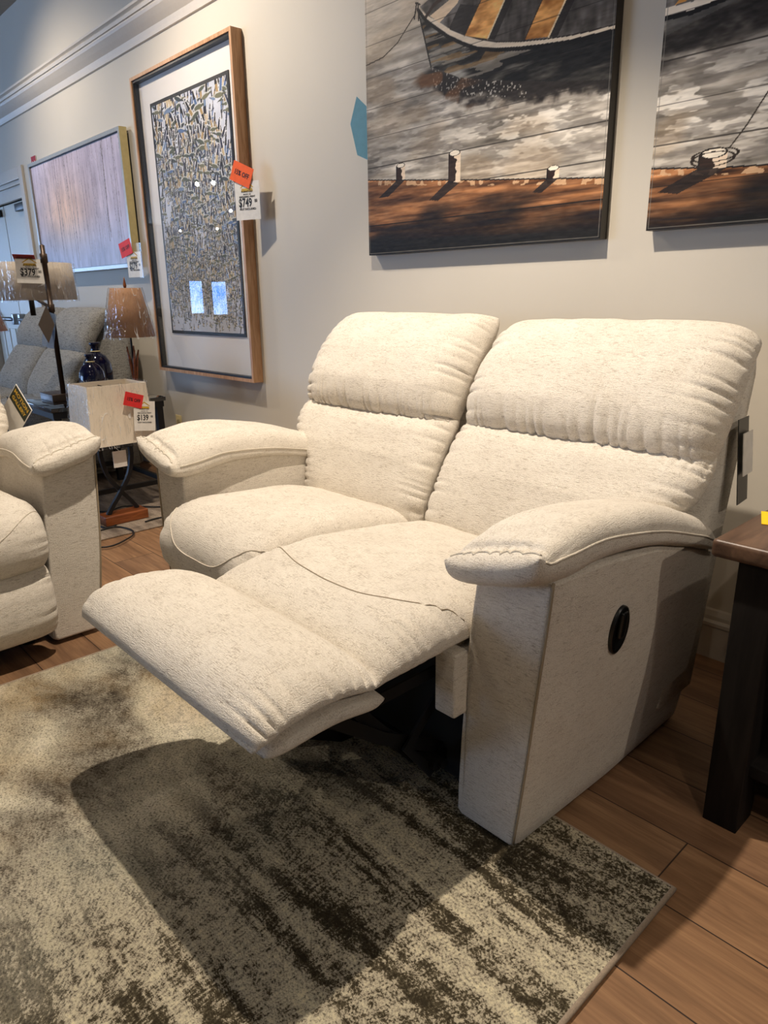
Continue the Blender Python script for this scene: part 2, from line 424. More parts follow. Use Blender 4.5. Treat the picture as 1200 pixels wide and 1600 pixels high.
# ------------------------------------------------------------------ camera (calibrated: 24 mm-equivalent, pitched down 17 deg)
R = Matrix(((0.683, -0.206, 0.701), (0.731, 0.210, -0.650), (-0.013, 0.956, 0.294)))
q = R.to_quaternion().normalized()
cam = bpy.data.cameras.new('camera'); co = bpy.data.objects.new('camera', cam); COL.objects.link(co)
co.location = (0, 0, 1.12); co.rotation_mode = 'QUATERNION'; co.rotation_quaternion = q
cam.sensor_fit = 'VERTICAL'; cam.sensor_height = 36; cam.sensor_width = 27; cam.lens = 1100 / 1600 * 36
cam.clip_start = .02
SC.camera = co

# ------------------------------------------------------------------ room
WY = 2.14; ZC = 3.19; XL = -21.0; XR = 3.2; YF = -9.0
struct('floor', box(XL, XR, YF, WY + .1, -.05, 0), M['floor'])
struct('ceiling', box(XL, XR, YF, WY + .1, ZC, ZC + .05), M['ceil'])
# back wall with a doorway
DX0, DX1, DZ = -8.15, -6.60, 2.07
b = bmesh.new()
bx(b, XL, DX0, WY, WY + .12, 0, ZC); bx(b, DX1, XR, WY, WY + .12, 0, ZC); bx(b, DX0, DX1, WY, WY + .12, DZ, ZC)
struct('wall_back', b, M['wall'])
b = bmesh.new()
WIN = [(-7.62, -7.14, .66, 1.63), (-8.48, -7.92, .6, 1.61), (-5.6, -2.2, .25, 2.75)]
# left wall built round its windows
ys = sorted({YF, WY + .1} | {w[0] for w in WIN} | {w[1] for w in WIN})
for y0, y1 in zip(ys, ys[1:]):
    w = [q for q in WIN if q[0] <= y0 and q[1] >= y1]
    if w:
        bx(b, XL - .15, XL, y0, y1, 0, w[0][2]); bx(b, XL - .15, XL, y0, y1, w[0][3], ZC)
    else: bx(b, XL - .15, XL, y0, y1, 0, ZC)
struct('wall_left', b, M['wall'])
for i, (y0, y1, z0, z1) in enumerate(WIN):
    o = struct('window_%d' % (i + 1), box(XL - .10, XL - .08, y0, y1, z0, z1), M['sky'])
    f = bmesh.new()
    for a in ((y0 - .05, y1 + .05, z0 - .05, z0), (y0 - .05, y1 + .05, z1, z1 + .05), (y0 - .05, y0, z0, z1), (y1, y1 + .05, z0, z1)):
        bx(f, XL - .08, XL + .02, *a)
    obj('window_frame', f, M['trim'], o, False)
struct('wall_right', box(XR, XR + .1, YF, WY + .1, 0, ZC), M['wall'])
# front wall with an unseen wide window, added for more blue daylight
FX0, FX1 = -15.5, -7.5
b = bmesh.new()
bx(b, XL, FX0, YF - .12, YF, 0, ZC); bx(b, FX1, XR, YF - .12, YF, 0, ZC); bx(b, FX0, FX1, YF - .12, YF, 0, .3); bx(b, FX0, FX1, YF - .12, YF, 2.8, ZC)
struct('wall_front', b, M['wall'])
o = struct('window_4', box(FX0, FX1, YF - .1, YF - .08, .3, 2.8), M['sky'])
# crown moulding (profile y,z extruded along x)
cr = [(WY, 2.495), (WY - .012, 2.498), (WY - .016, 2.515), (WY - .022, 2.535), (WY - .045, 2.56), (WY - .066, 2.585), (WY - .072, 2.597), (WY - .072, 2.604), (WY - .08, 2.606), (WY - .084, 2.622), (WY - .075, 2.632), (WY - .088, 2.64), (WY - .09, 2.652), (WY, 2.655)]
struct('trim_1', prism(bmesh.new(), cr, 'x', XL, XR), M['trim'])
bb = [(WY, 0), (WY - .016, 0), (WY - .016, .105), (WY - .022, .112), (WY - .022, .122), (WY - .014, .13), (WY - .013, .142), (WY - .006, .158), (WY, .163)]
struct('baseboard_back', prism(bmesh.new(), bb, 'x', -6.50, XR), M['trim'])
# doorway trim and double door
b = bmesh.new()
bx(b, DX1, DX1 + .09, WY - .02, WY, 0, DZ + .09, .004); bx(b, DX0 - .09, DX0, WY - .02, WY, 0, DZ + .09, .004); bx(b, DX0, DX1, WY - .02, WY, DZ, DZ + .09, .004)
struct('trim_2', b, M['trim'])
b = bmesh.new(); bx(b, DX0, DX1, WY, WY + .11, DZ - .03, DZ); bx(b, DX1 - .03, DX1, WY, WY + .11, 0, DZ); bx(b, DX0, DX0 + .03, WY, WY + .11, 0, DZ)
bx(b, DX0, DX1, WY + .02, WY + .05, DZ - .13, DZ - .03)
struct('trim_3', b, M['trim'])
xm = -7.375
for i, (a, c) in enumerate(((DX0 + .035, xm - .006), (xm + .006, DX1 - .035))):
    d = bmesh.new(); bx(d, a, c, WY + .06, WY + .10, .01, DZ - .135, .003)
    for k in range(4):
        w_ = (c - a) / 4; bx(d, a + w_ * k + .012, a + w_ * (k + 1) - .012, WY + .052, WY + .061, .12, .86, .004)
        
    o = struct('door_%d' % (i + 1), d, M['door'])
    h = bmesh.new(); tube(h, [(a + .08, WY + .02, .95), (c - .08, WY + .02, .95)], .018, 12)
    for xx in (a + .09, c - .09): bx(h, xx - .03, xx + .03, WY + .01, WY + .06, .90, 1.0, .006)
    obj('push_bar', h, M['steel'], o)
    obj('door_closer', box(c - .30, c - .05, WY + .015, WY + .055, DZ - .22, DZ - .16, bev=.006), M['black'], o)
struct('wall_behind_door', box(DX0 - .1, DX1 + .1, WY + .11, WY + .16, 0, DZ + .1), M['dust'])
ol = thing('wall_outlet', 'small ivory power outlet low on the wall beside the tall bird picture', 'outlet', (-4.262, WY, .335))
obj('cover_plate', box(-.036, .036, -.006, 0, -.058, .058, bev=.003), M['outlet'], ol)
for z in (-.024, .024):
    s_ = obj('socket', box(-.017, .017, -.009, -.004, z - .016, z + .016, bev=.004), M['outlet'], ol)
    k_ = bmesh.new(); [bx(k_, a, a + .003, -.0098, -.008, z - .006, z + .008) for a in (-.009, .006)]; obj('slot', k_, M['black'], s_)

# ------------------------------------------------------------------ rugs
RX0, RX1, RY0, RY1 = -2.17, -.425, -1.4, 1.15
b = bmesh.new(); NX, NY = 150, 220
g = [[b.verts.new((RX0 + (RX1 - RX0) * i / NX + .85, RY0 + (RY1 - RY0) * j / NY, .011 + .0022 * noise.noise(Vector((i * .9, j * .9, 0))))) for j in range(NY + 1)] for i in range(NX + 1)]
for i in range(NX):
    for j in range(NY): b.faces.new((g[i][j], g[i + 1][j], g[i + 1][j + 1], g[i][j + 1]))
rg = thing('area_rug', 'large cream and charcoal streaked abstract area rug under the extended footrest', 'rug')
o = obj('rug_pile', b, M['rug'], rg); o.location = (-.85, 0, 0)
b = bmesh.new(); r = .0065
tube(b, [(RX0, RY0, r), (RX1, RY0, r), (RX1, RY1, r), (RX0, RY1, r)], r, 10, closed=True)
obj('rug_binding', b, M['rug_edge'], rg)
b = bmesh.new()
bx(b, -6.9, -3.30, 1.17, 1.98, 0.0005, .008, .003)
tag(obj('carpet', b, M['carpet']), 'plain beige low rug under the iron table lamp and dark side table', 'rug')

# ------------------------------------------------------------------ upholstery
def arm(parent, sgn, handle=False):
    """sgn +1 : arm on local +x; front of the arm at local y=0"""
    bm = bmesh.new()
    # sections along y: (y, zbot, ztop, xin_b, xout_b, xin_t, xout_t)
    secs = [(0.0, .018, .632, .562, .712, .600, .770), (.02, .014, .634, .556, .718, .597, .776), (.15, .014, .636, .556, .722, .597, .785), (.35, .014, .612, .556, .725, .597, .788),
            (.55, .014, .563, .556, .725, .597, .780), (.70, .015, .515, .556, .722, .597, .765), (.735, .03, .50, .560, .715, .60, .755)]
    rings = []
    NV = 16; c = .010
    for (y, z0, z1, ab, bb_, at, bt) in secs:
        ring = []
        def side(A, B, za, zb, rev, bulge):
            out = []
            for k in range(NV + 1):
                t = k / NV; z = za + (zb - za) * t; x = A + (B - A) * t
                x += bulge * math.sin(PI * t) * (1 if z1 > 0 else 1)
                out.append((x, z))
            return out
        outer = side(bb_, bt, z0 + c, z1 - c, 0, .006)
        inner = side(at, ab, z1 - c, z0 + c, 0, -.003)
        pts = [(ab + c, z0), (bb_ - c, z0)] + outer + [(bt - c, z1), (at + c, z1)] + inner
        for (x, z) in pts:
            w = noise.noise(Vector((x * 3, y * 5, z * 5 + sgn))) * .004
            yy = y + (-.008 * math.sin(PI * min(1, max(0, (z - z0) / (z1 - z0)))) if y < .01 else 0)
            ring.append(bm.verts.new((sgn * (x + w), yy, z)))
        rings.append(ring)
    for A, B in zip(rings, rings[1:]):
        n = len(A)
        for j in range(n): bm.faces.new((A[j], A[(j + 1) % n], B[(j + 1) % n], B[j]))
    bm.faces.new(rings[0][::-1]); bm.faces.new(rings[-1])
    # soften the front rim a little
    bmesh.ops.recalc_face_normals(bm, faces=bm.faces[:])
    fr = [e for e in bm.edges if all(v in set(rings[0]) for v in e.verts)]
    bmesh.ops.bevel(bm, geom=fr, offset=.007, segments=3, affect='EDGES', profile=.6)
    o = obj('arm', bm, M['cream'], parent)
    for p in o.data.polygons: p.use_smooth = True
    o.data.set_sharp_from_angle(angle=math.radians(38)) if hasattr(o.data, 'set_sharp_from_angle') else None
    # welt down the outer front corner
    bm = bmesh.new(); pts = []
    for k in range(24):
        t = k / 23; z = .03 + (.63 - .03) * t; x = .716 + (.774 - .716) * t + .006 * math.sin(PI * t)
        pts.append((sgn * (x - .002), -.001 - .006 * math.sin(PI * t) + .001 * math.sin(9 * t), z))
    tube(bm, pts, .003, 6); obj('seam', bm, M['cream_seam'], o)
    # arm pad
    x0 = [.556, .556, .566, .576, .582, .585, .59]; x1 = [.784, .794, .800, .802, .800, .794, .785]
    if sgn < 0: x0, x1 = [-v for v in x1], [-v for v in x0]
    P = Pillow([(-.056, .664), (-.034, .642), (.03, .640), (.15, .648), (.33, .625), (.48, .588), (.62, .548), (.70, .520)], x0, x1, [.056, .066, .070, .070, .070, .066, .052], [.046, .042, .030, .020, .018, .018, .02], pu=4.2, pv=9, puck=.009, pf=60, pe=('v0', 'v1'), seed=3 + sgn, wr=.004, tilt=.030 * sgn)
    p = obj('arm_pad', P.bm(90, 150), M['cream'], parent)
    uo = 1 if sgn > 0 else -1
    obj('piping', P.seam(uvline([(-.93, -.985), (0, -.985), (.93, -.985)], 60), .0028, 1), M['pipe'], p)
    obj('piping', P.seam(uvline([(uo * .982, -.95), (uo * .988, 0), (uo * .982, .95)], 60), .0028, 1), M['pipe'], p)
    obj('piping', P.seam(uvline([(-uo * .985, -.9), (-uo * .99, 0), (-uo * .985, .95)], 60), .003, 1), M['pipe'], p)
    if handle:
        hb = bmesh.new()
        prof = [(.037, -.01), (.037, .006), (.032, .009), (.029, .0035), (.012, .0025), (.0, .0025)]
        n = 36; rings = []
        for rr, d in prof[:-1]:
            rings.append([hb.verts.new((d, math.cos(2 * PI * j / n) * rr * .92, math.sin(2 * PI * j / n) * rr * 1.5)) for j in range(n)])
        for A, B in zip(rings, rings[1:]):
            for j in range(n): hb.faces.new((A[j], A[(j + 1) % n], B[(j + 1) % n], B[j]))
        hb.faces.new(rings[-1]); hb.faces.new(rings[0][::-1])
        h = obj('release_handle_bezel', hb, M['black'], parent, loc=(.774, .243, .457))
        h.rotation_euler = (0, math.radians(5), 0)
        lv = bmesh.new(); bx(lv, .002, .014, -.011, .011, -.016, .044, .005, 3); obj('release_lever', lv, M['black'], h)
    return o

def back_set(parent, xa, xb, top, lean, seed, sgn):
    """xa..xb span of the wide upper pads; narrower below the arms' tops (outer side = sgn)"""
    def T(y, z):  # extra lean about the seat line
        return (y + lean * (z - .45), z)
    o_in = .165
    if sgn > 0: xl0 = [xa] * 7; xl1 = [xb - o_in, xb - o_in, xb - o_in + .02, xb - .05, xb - .01, xb, xb]
    else: xl0 = [xa + o_in, xa + o_in, xa + o_in - .02, xa + .05, xa + .01, xa, xa]; xl1 = [xb] * 7
    L = Pillow([T(.475, .42), T(.500, .50), T(.555, .60), T(.610, .69), T(.668, .765)], xl0, xl1, [.05, .062, .070, .062, .035], .05, pu=9, pv=6, puck=.007, pf=58, pe=('u', 'v1'), seed=seed, wr=.006, ws=5)
    l = obj('lumbar_cushion', L.bm(130, 90), M['cream'], parent)
    H = Pillow([T(.640, .715), T(.672, .80), T(.735, .90), T(.800, .975), T(.872, top - .055)], [xa + .006, xa, xa, xa + .004, xa + .012], [xb - .006, xb, xb, xb - .004, xb - .012], [.090, .104, .098, .082, .066], .06, pu=7, pv=5, puck=.009, pf=52, pe=('u', 'v0'), seed=seed + 1, wr=.008, ws=5, pl=.062)
    h = obj('head_cushion', H.bm(150, 120), M['cream'], parent)
    # shell behind
    bm = bmesh.new()
    sh = [T(.56, .10), T(.60, .40), T(.68, .72), T(.82, .96), T(.875, .97), T(.89, .92), T(.84, .70), T(.79, .40), T(.76, .10)]
    prism(bm, sh, 'x', xa + (.012 if sgn > 0 else .03), xb - (.03 if sgn > 0 else .012))
    bmesh.ops.bevel(bm, geom=[e for e in bm.edges], offset=.012, segments=2, affect='EDGES')
    obj('back_shell', bm, M['cream'], parent)
    return l, h

def closed_seat(parent, xa, xb, seed):
    S = Pillow([(-.045, .305), (-.088, .37), (-.075, .445), (.0, .475), (.14, .462), (.32, .45), (.52, .43)], xa, xb, [.045, .055, .062, .072, .072, .060, .05], .04, pu=7, pv=6, puck=.005, pf=60, pe=('u',), seed=seed, wr=.006, ws=5)
    s = obj('seat_cushion', S.bm(80, 110), M['cream'], parent)
    obj('piping', S.seam(uvline([(-.97, -.32), (-.85, -.50), (-.45, -.65), (0, -.68), (.45, -.66), (.97, -.50)], 60), .002), M['pipe'], s)
    F = Pillow([(-.040, .075), (-.070, .14), (-.072, .22), (-.045, .315)], xa, xb, [.035, .05, .05, .045], .03, pu=7, pv=4.5, puck=.006, pf=60, pe=('u',), seed=seed + 2, wr=.005)
    obj('footrest', F.bm(80, 50), M['cream'], parent)

def open_seat(parent, xa, xb, seed):
    S = Pillow([(-.255, .435), (-.20, .452), (-.05, .462), (.12, .458), (.32, .444), (.52, .425)], [xa - .01, xa, xa, xa, xa], [xb, xb, xb, xb - .004, xb - .008], [.056, .070, .074, .066, .058, .05], [.03, .03, .03, .03, .03], pu=7, pv=9, puck=.009, pf=60, pe=('u',), seed=seed, wr=.006, ws=5)
    s = obj('seat_cushion', S.bm(140, 140), M['cream'], parent)
    obj('seam', S.seam(uvline([(-.95, -.47), (-.355, -.62), (.293, -.63), (.68, -.54), (.97, -.36)], 60), .0013), M['cream_seam'], s)
    xf0 = [xa - .112, xa - .122, xa - .112, xa - .092, xa - .06]
    F = Pillow([(-.512, .432), (-.490, .450), (-.44, .466), (-.34, .468), (-.236, .444)], xf0, [xb + .005] * 5, [.045, .052, .056, .056, .048], [.02, .022, .022, .022, .02], pu=5, pv=5, puck=.009, pf=60, pe=('u',), seed=seed + 5, wr=.004, ws=5)
    f = obj('footrest', F.bm(150, 100), M['cream'], parent)
    G = Pillow([(-.490, .412), (-.44, .422), (-.34, .426), (-.225, .408)], [v + .03 for v in xf0], [xb + .002] * 5, .022, .030, pu=8, pv=6, puck=0, seed=seed + 6, wr=.003)
    obj('footrest_lower_pad', G.bm(50, 50), M['cream'], f)

def loveseat(label, group, loc, rot, left_open, right_open, name='reclining_loveseat', wide=.772):
    t = thing(name, label, 'loveseat', loc, rot, group)
    arm(t, 1, True); arm(t, -1)
    back_set(t, .002, wide, 1.058, .04, 21, 1)
    back_set(t, -.76, -.010, 1.10, -.02, 31, -1)
    (open_seat if left_open else closed_seat)(t, -.562, -.035, 41)
    if right_open: open_seat(t, -.032, .585, 43)
    else: closed_seat(t, -.030, .560, 43)
    obj('base_frame', box(-.555, .555, .05, .70, .05, .38, bev=.01), M['dust'], t)
    if right_open:
        obj('front_rail', box(.530, .585, -.045, .05, .285, .43, bev=.006), M['cream'], t)
        bm = bmesh.new()
        for x in (.06, .49):
            bar(bm, [(x, .02, .14), (x, -.16, .25), (x, -.32, .375)], .028, .006, (1, 0, 0))
            bar(bm, [(x + .012, .05, .34), (x + .012, -.10, .20), (x + .012, -.02, .10)], .026, .006, (1, 0, 0))
            bar(bm, [(x + .02, -.02, .36), (x + .02, -.22, .36), (x + .02, -.40, .395)], .026, .006, (1, 0, 0))
            bar(bm, [(x - .01, .06, .10), (x - .01, -.06, .15), (x - .01, -.26, .385)], .026, .006, (1, 0, 0))
            lathe_pts = [(x - .02, -.02, .13), (x + .03, -.02, .13)]
            tube(bm, lathe_pts, .016, 14)
        tube(bm, [(.03, -.01, .13), (.53, -.01, .13)], .012, 10)
        obj('recline_mechanism', bm, M['black_metal'], t, False)
        # curved steel runner below
        bm = bmesh.new(); pts = [(.30, -.20 + .02 * k, .30 - .035 * k + .0035 * k * k) for k in range(9)]
        bar(bm, [(.20, -.20, .30), (.20, -.18, .20), (.20, -.12, .11), (.20, -.03, .06), (.20, .08, .05)], .05, .008, (1, 0, 0))
        obj('steel_runner', bm, M['black_metal'], t, False)
    for x in (-.5, .5):
        for y in (.10, .66): obj('glide', lathe(bmesh.new(), [(.022, .016 if y < .2 and right_open else 0), (.022, .055)], x, y, 14), M['black'], t)
    return t

loveseat('cream tweed reclining loveseat with its right footrest extended over the rug', None, (-1.412, 1.0, .0), 0, False, True)
loveseat('cream tweed reclining sofa with footrests closed, cut off by the left edge', None, (-2.335, .085, 0), PI / 2, False, False, 'reclining_sofa', .695)

# grey recliner loveseat behind
def grey_sofa():
    t = thing('grey_reclining_sofa', 'grey tweed reclining sofa against the wall below the birch painting', 'sofa', (-5.32, 1.30, 0))
    G = M['grey']
    for xa, xb, sd in ((-.66, -.01, 1), (.0, .70, 2)):
        for a, c in ((xa, xb),):
            L = Pillow([(.25, .46), (.30, .58), (.38, .70), (.44, .80)], a, c, [.04, .06, .06, .05], .05, pu=5, pv=7, puck=.002, seed=sd, wr=.005)
            obj('lumbar_cushion', L.bm(30, 30), G, t)
        H = Pillow([(.43, .77), (.48, .88), (.55, .98), (.62, 1.06)], xa, xb, [.05, .075, .075, .06], .06, pu=5, pv=4, puck=.003, seed=sd + 4, wr=.005)
        obj('head_cushion', H.bm(40, 40), G, t)
        S = Pillow([(-.10, .38), (.05, .43), (.25, .45), (.40, .43)], xa, xb, .06, .06, pu=6, pv=5, puck=.003, seed=sd + 8)
        obj('seat_cushion', S.bm(30, 30), G, t)
    bm = bmesh.new(); prism(bm, [(.42, .1), (.50, .72), (.62, 1.02), (.70, 1.04), (.74, .9), (.70, .1)], 'x', -.68, .72)
    bmesh.ops.bevel(bm, geom=bm.edges[:], offset=.02, segments=2, affect='EDGES'); obj('back_shell', bm, G, t)
    for a, c in ((-.90, -.67), (.715, .88)):
        bm = bmesh.new(); prism(bm, [(-.08, .05), (-.08, .50), (.1, .56), (.62, .54), (.66, .05)], 'x', a, c)
        bmesh.ops.bevel(bm, geom=bm.edges[:], offset=.03, segments=3, affect='EDGES'); obj('arm', bm, G, t)
    obj('base_frame', box(-.68, .72, -.06, .6, .04, .34, bev=.02), G, t)
grey_sofa()

# ------------------------------------------------------------------ end table on the right
t = thing('end_table', 'dark wooden end table with walnut top right of the cream loveseat', 'table', (0, 0, 0))
TX0, TX1, TY0, TY1 = -.525, .10, 1.375, 2.02
bm = bmesh.new(); bx(bm, TX0, TX1, TY0, TY1, .612, .65, .010, 3); obj('table_top', bm, M['tabletop'], t)
for x, y in ((TX0 + .05, TY0 + .018), (TX1 - .12, TY0 + .018), (TX0 + .05, TY1 - .11), (TX1 - .12, TY1 - .11)):
    obj('leg', box(x, x + .072, y, y + .085, 0, .612, bev=.003), M['tablebase'], t)
obj('side_panel', box(TX0 + .062, TX0 + .080, TY0 + .1, TY1 - .1, .02, .612), M['tablebase'], t)
obj('side_panel', box(TX1 - .080, TX1 - .062, TY0 + .1, TY1 - .1, .16, .612), M['tablebase'], t)
obj('apron', box(TX0 + .1, TX1 - .1, TY0 + .03, TY0 + .05, .46, .612), M['tablebase'], t)
obj('lower_shelf', box(TX0 + .08, TX1 - .08, TY0 + .04, TY1 - .03, .135, .165, bev=.003), M['tablebase'], t)
c_ = thing('yellow_price_card', 'small yellow card lying on the dark wooden end table', 'card', (-.455, 1.60, .6505), .35)
obj('card', box(-.055, .055, -.05, .05, 0, .0012), M['yellow'], c_, False)

# ------------------------------------------------------------------ text and tags
def text_bm(s, size, align='CENTER', bold=True):
    cu = bpy.data.curves.new('t', 'FONT'); cu.body = s; cu.size = size; cu.align_x = align; cu.align_y = 'CENTER'
    cu.offset = size * (.022 if bold else .004); cu.extrude = .0002; cu.resolution_u = 2
    ob = bpy.data.objects.new('t', cu); COL.objects.link(ob)
    dg = bpy.context.evaluated_depsgraph_get(); me = bpy.data.meshes.new_from_object(ob.evaluated_get(dg))
    bm = bmesh.new(); bm.from_mesh(me); bpy.data.objects.remove(ob); bpy.data.curves.remove(cu); bpy.data.meshes.remove(me)
    # text lies in XY; turn to stand in XZ facing -Y
    bmesh.ops.rotate(bm, verts=bm.verts, matrix=Matrix.Rotation(PI / 2, 3, 'X')); return bm
def text(name, s, size, parent, x, z, m=None, squeeze=1.0, y=-.0012, rot=0, bold=True):
    bm = text_bm(s, size, bold=bold)
    bmesh.ops.scale(bm, vec=(squeeze, 1, 1), verts=bm.verts)
    o = obj(name, bm, m or M['ink'], parent, False); o.location = (x, y, z); o.rotation_euler = (0, rot, 0); return o
def house_logo(parent, z, s):
    bm = bmesh.new()
    roof = [(-.5, 0), (-.44, .04), (0, .36), (.44, .04), (.5, 0), (.42, -.02), (0, .26), (-.42, -.02)]
    prism(bm, [(u * s, v * s) for u, v in roof], 'y', -.0012, -.0006)
    prism(bm, [(u * s, v * s) for u, v in [(-.44, -.22), (.44, -.22), (.38, -.04), (-.38, -.04)]], 'y', -.0012, -.0006)
    o = obj('house_logo', bm, M['gold'], parent, False); o.location = (0, 0, z); return o
def price_tag(label, price, loc, rot, w=.125, h=.165, sticker=None, st_off=(0, 0), st_rot=0, pouch=False, bot='NOT INCLUDED', st_size=.11, st_tip=0):
    t = thing('price_tag', label, 'price tag', loc, rot)
    obj('card', box(-w / 2, w / 2, -.0005, .0005, -h / 2, h / 2), M['white'], t, False)
    house_logo(t, h * .34, w * .55)
    text('shop_line', 'FURNITURE', w * .085, t, 0, h * .235)
    text('small_print', 'MODEL 100', w * .06, t, 0, h * .165, bold=False)
    text('small_print', 'RECLINING PRINT', w * .08, t, 0, h * .10)
    text('price', price, w * .36, t, -w * .09, -h * .06, squeeze=.74)
    text('cents', '00', w * .14, t, w * .34, -h * .02, squeeze=.8)
    text('small_print', bot, w * .09, t, 0, -h * .22)
    if pouch: obj('plastic_pouch', box(-w / 2 - .006, w / 2 + .006, -.002, .002, -h / 2 - .005, h / 2 + .05), M['glass'], t, False)
    if sticker:
        s = obj('discount_sticker', box(-st_size / 2, st_size / 2, -.0006, .0006, -st_size * .36, st_size * .36), M[sticker], t, False)
        s.location = (st_off[0], -.005, st_off[1]); s.rotation_euler = (math.radians(st_tip), st_rot, 0)
        text('sticker_lettering', '15% OFF', st_size * .25, s, 0, 0, squeeze=.8)
    return t

# ------------------------------------------------------------------ painted canvases
def canvas(name, x0, x1, z0, z1, nx, nz, img, parent, m, y):
    """img : (nz, nx, 3) sRGB 0..1 at grid points, row 0 at z0"""
    X = np.linspace(x0, x1, nx); Z = np.linspace(z0, z1, nz)
    XX, ZZ = np.meshgrid(X, Z); V = np.stack([XX.ravel(), np.full(XX.size, y), ZZ.ravel()], 1)
    i = np.arange(nz - 1)[:, None] * nx + np.arange(nx - 1)[None, :]
    F = np.stack([i, i + 1, i + 1 + nx, i + nx], -1).reshape(-1, 4)
    me = bpy.data.meshes.new(name); me.vertices.add(len(V)); me.vertices.foreach_set('co', V.ravel())
    me.loops.add(F.size); me.polygons.add(len(F)); me.loops.foreach_set('vertex_index', F.ravel())
    me.polygons.foreach_set('loop_start', np.arange(len(F)) * 4); me.update(calc_edges=True)
    ca = me.color_attributes.new('paint', 'FLOAT_COLOR', 'POINT')
    c = np.clip(img.reshape(-1, 3), 0, 1); c = np.where(c <= .04045, c / 12.92, ((c + .055) / 1.055) ** 2.4)
    ca.data.foreach_set('color', np.c_[c, np.ones(len(c))].astype(np.float32).ravel())
    me.materials.append(m); o = bpy.data.objects.new(name, me); COL.objects.link(o); o.parent = parent; return o
def vn(nz, nx, gz, gx, seed):
    r = np.random.default_rng(seed); g = r.random((gz + 2, gx + 2))
    a = np.linspace(0, gz, nz); b = np.linspace(0, gx, nx)
    ia = np.minimum(a.astype(int), gz); ib = np.minimum(b.astype(int), gx); fa = a - ia; fb = b - ib
    fa = fa * fa * (3 - 2 * fa); fb = fb * fb * (3 - 2 * fb)
    A = g[ia][:, ib]; B = g[ia][:, ib + 1]; C_ = g[ia + 1][:, ib]; D = g[ia + 1][:, ib + 1]
    fa = fa[:, None]; fb = fb[None, :]
    return (A * (1 - fb) + B * fb) * (1 - fa) + (C_ * (1 - fb) + D * fb) * fa
def fbm(nz, nx, gz, gx, seed, oct=4):
    s = 0; w = 0
    for k in range(oct): s = s + vn(nz, nx, gz * 2 ** k, gx * 2 ** k, seed + k) * .55 ** k; w += .55 ** k
    return s / w
def inpoly(X, Z, poly):
    ins = np.zeros(X.shape, bool); n = len(poly); j = n - 1
    for i in range(n):
        xi, zi = poly[i]; xj, zj = poly[j]
        if zi != zj:
            c = ((zi > Z) != (zj > Z)) & (X < (xj - xi) * (Z - zi) / (zj - zi) + xi); ins ^= c
        j = i
    return ins
def dline(X, Z, pts):
    d = np.full(X.shape, 9.0)
    for (x0, z0), (x1, z1) in zip(pts, pts[1:]):
        L2 = (x1 - x0) ** 2 + (z1 - z0) ** 2 + 1e-12
        t = np.clip(((X - x0) * (x1 - x0) + (Z - z0) * (z1 - z0)) / L2, 0, 1)
        d = np.minimum(d, np.hypot(X - x0 - t * (x1 - x0), Z - z0 - t * (z1 - z0)))
    return d
def C3(*c): return np.array(c, float) / 255
def lay(img, mask, col, a=1.0):
    m = (np.asarray(mask, float) * a)[..., None]; return img * (1 - m) + col * m
def ss(a, b, x):
    t = np.clip((x - a) / (b - a), 0, 1); return t * t * (3 - 2 * t)

